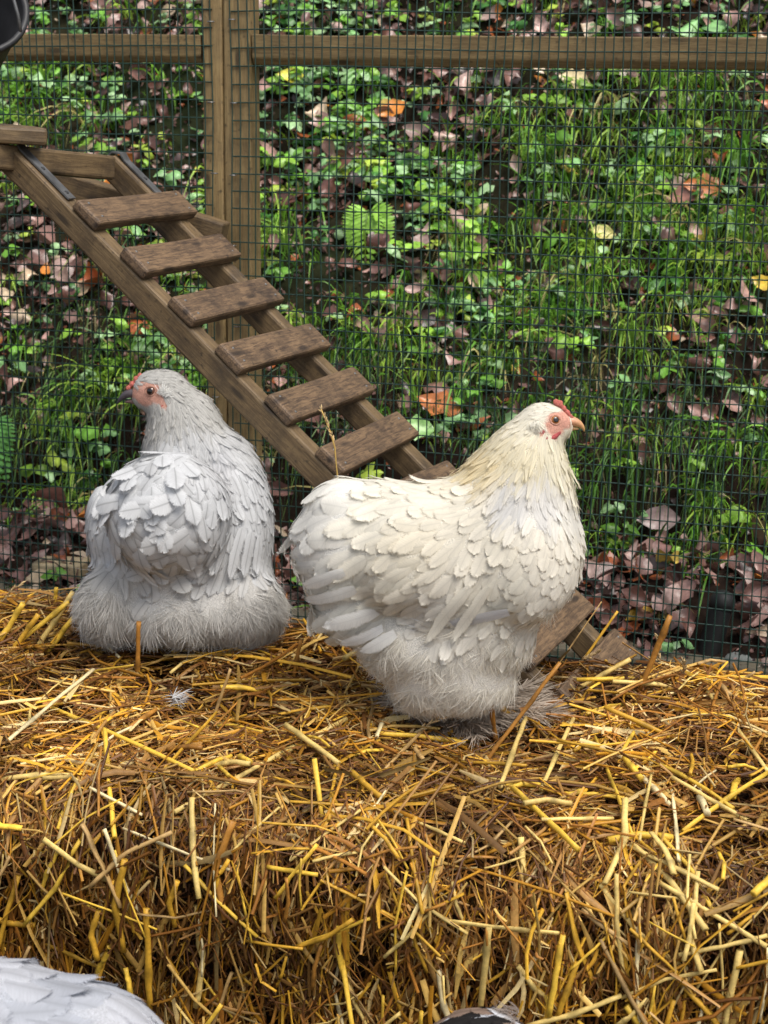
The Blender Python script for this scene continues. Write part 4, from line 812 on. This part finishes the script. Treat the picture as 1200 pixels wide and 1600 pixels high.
def leaf_geo(p, n, ang, L, Wd, curl, bend, lobes=0., R=7, C=5, phase=None):
    N = len(p); ref = np.where(np.abs(n[:, 2:3]) > .9, np.array([1., 0, 0]), np.array([0, 0, 1.])); a = norm(np.cross(n, ref)); b = np.cross(n, a)
    d = a * np.cos(ang)[:, None] + b * np.sin(ang)[:, None]; e = np.cross(n, d)
    s = np.linspace(0, 1, R); t = np.linspace(-1, 1, C)
    ph = rng.uniform(0, 6, N) if phase is None else phase
    w = np.sin(np.pi * np.clip(s, .02, .985) ** .85)[None] * (1 + np.reshape(np.asarray(lobes, float), (-1, 1)) * np.sin(s[None] * 17 + ph[:, None])); w[:, 0] = .06; w[:, -1] = .05
    w = w * (1 + rng.normal(0, .08, w.shape))
    x = (s[None, :, None] - .5) * L[:, None, None]; y = t * w[..., None] * Wd[:, None, None] / 2
    sk = rng.normal(0, .12, N)[:, None, None]
    z = curl[:, None, None] * t ** 2 * w[..., None] * Wd[:, None, None] * .5 + bend[:, None, None] * ((s - .5) ** 2)[None, :, None] * 2 * L[:, None, None] + rng.normal(0, .035, (N, R, C)) * Wd[:, None, None]
    y = y + sk * ((s - .5) ** 2)[None, :, None] * L[:, None, None]
    return p[:, None, None] + d[:, None, None] * x[..., None] + e[:, None, None] * y[..., None] + n[:, None, None] * z[..., None]
def leaf_col(c, V, rib=1.25, a=.05):
    N, R, C, _ = V.shape; o = np.repeat(np.repeat(c[:, None, None], R, 1), C, 2) * (1 + rng.normal(0, a, (N, R, C, 1))); o[:, :, C // 2] *= rib; return o
QPIPE = fu(1115, 1000)
DEAD = [(.12, .055, .042), (.28, .165, .14), (.17, .09, .075), (.27, .075, .025), (.035, .02, .017), (.48, .37, .26), (.54, .38, .08), (.48, .17, .025), (.38, .26, .225)]
DW = [6, 5, 6, 2.4, 4, 1.2, .25, .35, 2.6]
GRASSY = [(860, 330, 120, 90, .75), (1050, 200, 120, 70, .5), (700, 560, 120, 90, .2), (50, 160, 80, 70, .85), (800, 230, 110, 100, .55), (1130, 330, 110, 150, 1.), (950, 430, 140, 110, .85), (1000, 650, 200, 140, .38), (880, 800, 260, 70, .9), (600, 480, 130, 80, .28), (430, 420, 80, 100, .5), (110, 720, 90, 120, .7), (560, 570, 120, 60, .2), (190, 590, 80, 60, .6), (420, 330, 60, 60, .5), (250, 470, 110, 60, .3), (1150, 780, 80, 100, .7), (1000, 130, 150, 60, .3)]
def dead(n, big=1., fl=None):
    q, w, p = scatter(n, fn=fl, floor=.35 if fl else 1)
    k = (rng.random(len(q)) < np.where(w < .34, 1, np.clip(.62 + .75 * wob(np.stack([q, w], -1), 8, 7, 3), .12, 1))) & ~((w > .35) & (w < .56) & (rng.random(len(q)) < .7)); q, w, p = q[k], w[k], p[k]
    k = rng.random(len(q)) > np.where(w < .35, 0, np.clip(blobs(proj(p), GRASSY) * .75, 0, .8)); q, w, p = q[k], w[k], p[k]
    k = ~((w < .07) & (rng.random(len(q)) < .8)) & ~((w < .17) & (np.abs(q - QPIPE) < .03)); q, w, p = q[k], w[k], p[k]
    n0 = bank_n(q, w); nn = norm(n0 + rng.normal(0, .42, p.shape) + np.array([0, -.1, .1])); N = len(p)
    L = (.020 + .056 * rng.beta(1.5, 3., N)) * big; Wd = L * rng.uniform(.45, .85, N)
    p = p + n0 * np.where(rng.random(N) < .3, rng.uniform(.02, .055, N), rng.uniform(.003, .022, N))[:, None]
    V = leaf_geo(p, nn, rng.uniform(0, 6.28, N), L, Wd, rng.normal(.15, .6, N), rng.normal(.1, .6, N), rng.choice([0, .08, .28], N))
    return V, leaf_col(pal(DEAD, DW, N, .2), V)
V, C = dead(13500)
cen = V.mean((1, 2)); cp = proj(cen); ins = (cp[:, 0] > 5) & (cp[:, 0] < 1195) & (cp[:, 1] > 5) & (cp[:, 1] < 1040)
sz = np.linalg.norm(V[:, 0, 2] - V[:, -1, 2], axis=-1) / np.linalg.norm(cen - EYE, axis=-1)
big = np.zeros(len(V), bool); big[np.argsort(-(sz * ins))[:285]] = True
V[big] += np.array([0, 0, .006]) - FN * .004
lf = grid_faces(1, 7, 5)
def leaf_part(v, c, parent=bank, name='fallen_leaf', mat=None):
    o_ = v.mean((0, 1)); link(name, new_mesh(name, v - o_, lf, None, c, mat or M_LEAFD), parent, o_)
for i in np.where(big)[0]: leaf_part(V[i], C[i])
link('leaf_litter', grid_mesh('leaf_litter', V[~big], C[~big], M_LEAFD), bank, kind='stuff')
for px, py, L, c, nt in [(460, 128, .06, (.55, .50, .05), .2), (618, 182, .07, (.55, .2, .03), .5), (1100, 300, .08, (.5, .16, .04), .4), (1070, 318, .075, (.30, .14, .11), .2), (943, 372, .055, (.66, .58, .2), .2), (900, 135, .07, (.62, .5, .28), .3), (1192, 452, .05, (.62, .42, .05), .2),
      (692, 640, .09, (.42, .14, .04), .6), (1030, 815, .075, (.27, .19, .18), .1), (655, 675, .07, (.22, .42, .12), .3), (1000, 965, .05, (.6, .36, .04), 1), (75, 905, .05, (.42, .32, .2), 1), (130, 460, .06, (.5, .36, .22), .3), (330, 470, .06, (.45, .12, .03), .4)]:
    q, w = bank_hit(px, py); q = np.array([q]); w = np.array([w]); p = bank_pt(q, w); n0 = bank_n(q, w); nn = norm(n0 * .6 + np.array([[0, -.7, .5]]) + rng.normal(0, .12, (1, 3)))
    v = leaf_geo(p - FN * .03 + [0, 0, .012], nn, np.array([rng.uniform(-.6, .6)]), np.array([L]), np.array([L * .62]), np.array([.2]), np.array([.1]), np.array([.2 if L > .06 else 0])); leaf_part(v[0], leaf_col(np.array([c]), v)[0])
q, w, p = scatter(40000, floor=1); n0 = bank_n(q, w); nn = norm(n0 + rng.normal(0, .6, p.shape)); L = rng.uniform(.006, .022, len(p))
V = leaf_geo(p + n0 * rng.uniform(-.002, .008, len(p))[:, None], nn, rng.uniform(0, 6.28, len(p)), L, L * rng.uniform(.3, .8, len(p)), rng.normal(0, .5, len(p)), rng.normal(0, .5, len(p)), 0, 4, 3)
link('leaf_crumbs', grid_mesh('leaf_crumbs', V, leaf_col(pal(DEAD[:6], [5, 1.5, 4, 2, 6, .4], len(p), .25) * 1., V), M_LEAFD), bank, kind='stuff')
# low leafy ground cover, grass and moss: nobody could count these
GREEN = [(.25, .46, .05), (.15, .35, .04), (.05, .16, .03), (.32, .50, .24), (.36, .48, .06), (.19, .37, .14)]
LEAFY = [(470, 150, 90, 70, .6), (560, 215, 120, 90, .55), (650, 300, 110, 60, .6), (480, 300, 90, 60, .4), (210, 330, 130, 60, .6), (230, 130, 110, 60, .55), (60, 140, 80, 60, .4), (735, 380, 70, 60, .5), (1120, 200, 90, 60, .4), (880, 170, 90, 60, .35), (1000, 280, 120, 50, .35),
         (250, 600, 60, 60, .5), (140, 680, 80, 90, .35), (700, 30, 200, 40, .4), (1040, 40, 90, 40, .5), (560, 30, 120, 40, .4), (80, 40, 90, 40, .2), (80, 300, 90, 40, .45), (760, 480, 90, 60, .3), (1000, 500, 150, 120, .2), (1080, 800, 120, 40, .3)]
def clusters(q, w, p, nl, Lr, h, palw, name, upb=.6):
    N = len(p); n0 = bank_n(q, w); k = nl; P = np.repeat(p, k, 0); Nn = np.repeat(n0, k, 0); M_ = N * k
    an = rng.uniform(0, 6.28, M_); L = rng.uniform(*Lr, M_) * np.repeat(rng.uniform(.7, 1.25, N), k)
    out = np.stack([np.cos(an), np.sin(an), 0 * an], -1); hh = np.repeat(rng.uniform(*h, N), k) * rng.uniform(.6, 1.15, M_)
    P = P + Nn * .3 * hh[:, None] + np.array([0, 0, .7]) * hh[:, None] + out * (L * .62)[:, None] - FN * .25 * hh[:, None]
    nn = norm(np.array([0, -.25, 1.]) * upb + Nn * .4 + out * .25 + rng.normal(0, .28, (M_, 3)))
    ref = np.where(np.abs(nn[:, 2:3]) > .9, np.array([1., 0, 0]), np.array([0, 0, 1.])); a = norm(np.cross(nn, ref)); b = np.cross(nn, a)
    ang = np.arctan2((out * b).sum(-1), (out * a).sum(-1))
    V = leaf_geo(P, nn, ang, L, L * rng.uniform(.6, .85, M_), rng.normal(-.2, .25, M_), rng.normal(-.15, .2, M_), .14, 6, 5)
    c = np.repeat(pal(GREEN, palw, N, .18), k, 0) * (1 + rng.normal(0, .1, (M_, 1)))
    return V, leaf_col(np.clip(c, .01, 1), V, 1.2)
q, w, p = scatter(24000, fn=LEAFY, floor=.07)
V, C = clusters(q, w, p, 5, (.014, .030), (.008, .05), [3, 3.5, 2, 3.5, 1.5, 3.5], 'ground_cover')
link('ground_cover', grid_mesh('ground_cover', V, C, M_LEAFG), None, kind='stuff')
def blades(q, w, p, nb, Lr, wd, spread, droop, cols):
    N = len(p); n0 = bank_n(q, w); P = np.repeat(p, nb, 0) + rng.normal(0, spread, (N * nb, 3)) * [1, 1, .2]; M_ = N * nb
    an = rng.uniform(0, 6.28, M_); out = np.stack([np.cos(an), np.sin(an), 0 * an], -1) * rng.uniform(.1, .7, M_)[:, None] - FN * rng.uniform(.1, .8, M_)[:, None]
    L = rng.uniform(*Lr, M_) * np.repeat(rng.uniform(.7, 1.3, N), nb); s = np.linspace(0, 1, 6)
    dr = rng.uniform(.3, 1.3, M_) * droop
    X = P[:, None] + (np.array([0, 0, 1.]) * (s[None, :, None] - dr[:, None, None] * s[None, :, None] ** 2.2) + out[:, None] * s[None, :, None] ** 1.3) * L[:, None, None]
    d = norm(np.gradient(X, axis=1)); sd_ = norm(np.cross(d, out[:, None] + np.array([.01, 0, .02]) + rng.normal(0, .4, (M_, 1, 3)))); ww = np.array([.8, 1, 1, .85, .55, .06])[None, :, None] * (rng.uniform(*wd, M_) / 2)[:, None, None]
    V = np.stack([X - sd_ * ww, X + sd_ * ww], 2)
    c = np.repeat(pal(*cols, N, .15), nb, 0) * (1 + rng.normal(0, .15, (M_, 1))); C_ = np.repeat(np.repeat(c[:, None, None], 6, 1), 2, 2) * np.ones(6)[None, :, None, None]
    return V, np.clip(C_, .005, 1)
GCOL = ([(.18, .38, .04), (.11, .27, .03), (.31, .48, .06), (.05, .13, .03), (.42, .37, .14)], [4, 4, 4, 2, .8])
q, w, p = scatter(17000, fn=GRASSY, floor=.05)
V, C = blades(q, w, p, 9, (.04, .14), (.0018, .0046), .014, 1.2, GCOL)
link('grass', grid_mesh('grass', V, C, M_GRASS), None, kind='stuff')
# fine grass and roots hanging over the dug lip of the bank
q = rng.uniform(-1.9, 1.9, 650); w = rng.uniform(.40, .60, 650); w = w + 0 * q; p = bank_pt(q, w)
V, C = blades(q, w, p, 10, (.05, .12), (.001, .0028), .012, 2.3, ([(.07, .17, .03), (.05, .12, .03), (.13, .24, .05), (.22, .19, .09)], [4, 4, 2, 1]))
link('hanging_grass', grid_mesh('hanging_grass', V, C, M_GRASS), None, kind='stuff')
mq, mw, mp = scatter(9000, fn=[(900, 620, 300, 250, .8), (500, 600, 200, 120, .5), (700, 820, 400, 70, .8), (200, 500, 200, 100, .3)], floor=.1)
V, C = blades(mq, mw, mp, 7, (.006, .02), (.0012, .0028), .008, .7, ([(.07, .12, .02), (.10, .15, .025), (.05, .08, .02)], [2, 2, 1]))
link('moss', grid_mesh('moss', V, C, M_GRASS), None, kind='stuff')
# single plants
def leafy_plant(px, py, n, Lr, h, palw, label, stack=1):
    q, w = bank_hit(px, py); qa = np.array([q]); wa = np.array([w]); p0 = bank_pt(qa, wa)[0]
    t = thing('leafy_plant', p0, label, 'plant', 'leafy plants growing on the bank'); tips = []
    for k in range(stack):
        V, C = clusters(qa, wa, (p0 + np.array([0, 0, .045]) * k - FN * .02 * k)[None], n, Lr, h, palw, '', .7)
        for i in range(n):
            o_ = V[i].mean((0, 1)); link('leaf', new_mesh('leaf', V[i] - o_, grid_faces(1, 6, 5), None, C[i], M_LEAFG), t, o_ - p0); tips.append(V[i, 0, 2])
    P = np.stack([np.stack([p0 * (1 - f) + e * f + np.array([0, 0, .01]) * math.sin(f * 3.1) for f in np.linspace(-.1, 1, 6)]) for e in tips]) - p0
    link('stem', grid_mesh('stem', tubes(P, np.full(P.shape[:2], .0009), 5), np.broadcast_to(np.array([.09, .17, .04]), (len(P), 6, 5, 3)).copy(), M_LEAFG, True), t)
leafy_plant(735, 455, 6, (.026, .038), (.02, .05), [4, 1, 0, 0, 3, 0], 'bright green leafy sprig climbing the bank right of the fern', 3)
leafy_plant(1090, 62, 4, (.05, .065), (.03, .05), [1, 0, 0, 3, 0, 1], 'pale green broad leaf plant above the top rail at the far right')
leafy_plant(560, 140, 6, (.03, .042), (.03, .06), [1, 0, 0, 4, 0, 1], 'pale green broad leaved clump under the top rail right of the post')
leafy_plant(235, 345, 6, (.03, .04), (.02, .05), [3, 2, 0, 1, 2, 0], 'fresh green leafy clump seen just left of the post above the first ladder steps')
leafy_plant(640, 285, 7, (.026, .036), (.02, .05), [2, 2, 0, 3, 0, 2], 'grey green leafy clump on the bank above and right of the fern')
leafy_plant(228, 640, 5, (.026, .036), (.03, .06), [2, 2, 0, 2, 1, 1], 'green three lobed leaves right behind the beak of the grey hen')
leafy_plant(160, 700, 6, (.03, .04), (.02, .05), [2, 1, 0, 0, 4, 0], 'yellow green round leaved plant left of the grey hen at its shoulder height')
leafy_plant(1145, 255, 6, (.026, .038), (.02, .05), [4, 1, 0, 0, 3, 0], 'yellow green leafy plant beside the orange leaf at the right edge')
def fern(px, py, L, Wd, dirs, label, c):
    q, w = bank_hit(px, py); p0 = bank_pt(np.array([q]), np.array([w]))[0] - FN * .035 + np.array([0, 0, .03]); t = thing('fern', p0, label, 'fern', 'ferns growing on the bank')
    for dx, dz, dl in dirs:
        s = np.linspace(0, 1, 17); ln = L * dl
        X = (FE * dx * s[:, None] ** 1.1 - FN * .45 * (s * (1.1 - .35 * s))[:, None] + np.array([0, 0, 1.]) * (.35 * s + (dz - .35) * s ** 1.6)[:, None]) * ln
        T = norm(np.gradient(X, axis=0)); S_ = norm(np.cross(T, -FN + np.array([0, 0, .5]))); 
        k = np.arange(2, 17); PP, NN, DD, LL = [], [], [], []
        for sg in (-1, 1):
            d = norm(S_[k] * sg + T[k] * .45); l = Wd * np.sin(np.clip(s[k] * 1.02, 0, 1) ** .6 * np.pi) ** .8 + .004
            PP.append(X[k] + d * (l / 2)[:, None]); DD.append(d); LL.append(l); NN.append(norm(np.cross(T[k], S_[k]) * 1. + rng.normal(0, .12, (15, 3))))
        PP, DD, LL, NN = map(np.concatenate, (PP, DD, LL, NN)); NN = norm(NN - DD * (NN * DD).sum(-1, keepdims=True)); NN = np.where((NN @ -FN)[:, None] < 0, -NN, NN)
        ref = np.where(np.abs(NN[:, 2:3]) > .9, np.array([1., 0, 0]), np.array([0, 0, 1.])); a = norm(np.cross(NN, ref)); b = np.cross(NN, a)
        V = leaf_geo(PP, NN, np.arctan2((DD * b).sum(-1), (DD * a).sum(-1)), LL, np.full(30, L * .052), rng.normal(0, .1, 30), rng.normal(-.1, .1, 30), .22, 7, 3)
        f_ = link('frond', grid_mesh('frond', V, leaf_col(jit(c, 30, .1), V), M_LEAFG), t)
        Vt = tube_closed(X, np.linspace(.0013, .0005, 17), 5); link('stalk', grid_mesh('stalk', Vt, np.broadcast_to(np.array([.13, .22, .05]), Vt.shape).copy(), M_LEAFG, True), f_)
fern(583, 352, .165, .036, [(.05, -.85, 1.), (.5, -.55, .65), (-.3, -.7, .6)], 'light green fern hanging down the bank right of the post', (.24, .46, .06))
fern(10, 672, .17, .035, [(.12, -.85, 1.), (-.35, -.6, .9), (.3, -.9, .75)], 'soft green fern at the left edge behind the mesh', (.10, .27, .06))
def grass_tuft(px, py, n, Lr, wd, droop, label, cols=GCOL, sp=.012):
    q, w = bank_hit(px, py); p0 = bank_pt(np.array([q]), np.array([w])); t = thing('grass_tuft', p0[0], label, 'grass tuft', 'grass tufts on the bank')
    V, C = blades(np.array([q]), np.array([w]), p0, n, Lr, wd, sp, droop, cols); g = grid_faces(1, 6, 2)
    for i in range(n): link('blade', new_mesh('blade', V[i] - p0[0], g, None, C[i], M_GRASS), t)
BR_ = ([(.14, .32, .04), (.22, .40, .06)], [1, 1])
grass_tuft(1150, 265, 40, (.12, .22), (.003, .005), 1.2, 'large arching grass tuft high on the bank by the right edge', BR_)
grass_tuft(655, 640, 9, (.10, .16), (.0025, .004), .25, 'upright thin grass blades behind the lowest ladder steps', BR_, .006)
grass_tuft(90, 800, 22, (.09, .15), (.003, .005), 1.4, 'drooping green grass tuft low on the bank left of the grey hen', BR_)
grass_tuft(985, 540, 30, (.10, .17), (.002, .004), 1.3, 'bright grass tuft on the bank above the head of the white hen', BR_)
grass_tuft(455, 395, 14, (.12, .17), (.004, .006), .7, 'broad yellowish grass blades just right of the timber post', ([(.24, .36, .07), (.16, .30, .05)], [1, 1]))
grass_tuft(45, 200, 36, (.08, .14), (.002, .004), .9, 'yellow green grass tuft above the landing beam at the left edge', ([(.24, .38, .05), (.16, .30, .04)], [1, 1]))
# black pipe stub, twig, timber offcut and stone behind the mesh
pb = fpt(1096, 1042, .05); pt_ = fpt(1130, 936, .075); pb[2] -= .03; ax_ = norm(pt_ - pb); r0 = .0185; Ln = np.linalg.norm(pt_ - pb)
pipe = thing('pipe_stub', pb, 'leaning black plastic pipe stub with rounded cap behind the mesh at the right', 'pipe')
P = pb + ax_ * np.array([0, .3, .6, .86, .9])[:, None] * Ln; V = tube_closed(P, np.array([r0 * .96] * 5), 20); link('tube', grid_mesh('tube', V - pb, None, M_PIPE, True), pipe)
P = pb + ax_ * (np.array([.885, .89, .97, 1.01, 1.05, 1.085, 1.1]) * Ln)[:, None]; V = tube_closed(P, r0 * np.array([1.0, 1.07, 1.07, 1.02, .85, .55, .2]), 20); link('cap', grid_mesh('cap', V - pb, None, M_PIPE, True), pipe)
tw = np.array([fpt(x, y, o) for x, y, o in [(1092, 760, .44), (1096, 800, .41), (1104, 832, .38), (1107, 850, .37), (1103, 872, .35), (1103, 895, .34)]])
V = tube_closed(tw, np.linspace(.0026, .0018, 6), 7); link('twig', grid_mesh('twig', V - tw[0], np.broadcast_to(np.array([.42, .34, .25]), V.shape).copy(), M_LEAFD, True), None, tw[0], label='thin pale twig hanging down over the dark lip of the bank', category='twig')
for px, py, lx, lab, ang in [(98, 905, .065, 'pale cut timber offcut lying behind the mesh left of the grey hen', .1)]:
    c = fpt(px, py, .10); q_, w_ = float((c - FP) @ FE), .10; c = bank_pt(np.array([q_]), np.array([w_]))[0] + [0, 0, .012]
    o = beam('timber_offcut', c - FE * lx * .7, c + FE * lx * .7 + [0, 0, .004], .026, .05, FN, mat_wood('pale_timber', (.55, .45, .28), (.36, .27, .15), (.2, .15, .09)), None, .004, label=lab, category='timber')
def stone(px, py, r, c, lab):
    q, w = bank_hit(px, py); p = bank_pt(np.array([q]), np.array([w]))[0]
    u = np.linspace(0, np.pi, 9); v = np.linspace(0, 2 * np.pi, 13)[:-1]; P = np.stack([np.outer(np.sin(u), np.cos(v)), np.outer(np.sin(u), np.sin(v)) * .7, np.outer(np.cos(u), np.ones(12)) * .42], -1)
    P = P * (1 + .16 * wob(P, 3.3, int(px) % 5, 3))[..., None] * r; link('stone', grid_mesh('stone', P[None], np.broadcast_to(np.array(c), P[None].shape) * (1 + rng.normal(0, .08, P[None].shape[:-1] + (1,))), M_SOIL, True), None, p, label=lab, category='stone')
stone(1152, 1030, .022, (.16, .17, .16), 'flat grey stone on the litter right of the black pipe')
# black rubber bucket hung at the top left
bc = at_y(-50, 8, 2.08); tilt = norm(np.array([.30, -.72, .55])); sx = norm(np.cross(tilt, [0, 1, 0])); sy = np.cross(tilt, sx)
bk = thing('bucket', bc, 'black rubber bucket with straw bits on its rim in the top left corner', 'bucket')
th = np.linspace(0, 2 * np.pi, 41)[:-1]; prof = [(.0, -.105), (.052, -.105), (.072, .0), (.0745, .002), (.0745, -.004), (.0775, -.004), (.0775, .004), (.071, .004), (.069, 0), (.049, -.099), (.0, -.099)]
V = np.stack([sx * r * np.cos(th)[:, None] + sy * r * np.sin(th)[:, None] + tilt * h for r, h in prof]); link('shell', grid_mesh('shell', V[None], None, M_RUBBER, True), bk)
hp = np.stack([sx * .076 * math.cos(a) + norm(sy * .1 + np.array([0, 0, 1.])) * .11 * math.sin(a) for a in np.linspace(0, np.pi, 15)]); V = tube_closed(hp, np.full(15, .0025), 7); link('handle', grid_mesh('handle', V, None, M_STEEL, True), bk)
for k in range(4):
    a = rng.uniform(-.5, .6); p = sx * .076 * math.cos(a) + sy * .076 * math.sin(a) + tilt * .006; d = norm(rng.normal(0, 1, 3)) * .018; V = tube_closed(np.stack([p - d, p, p + d + [0, 0, -.002]]), np.full(3, .001), 6)
    link('straw_bit', grid_mesh('straw_bit', V, np.broadcast_to(np.array(TAN), V.shape).copy(), M_STRAW, True), bk)
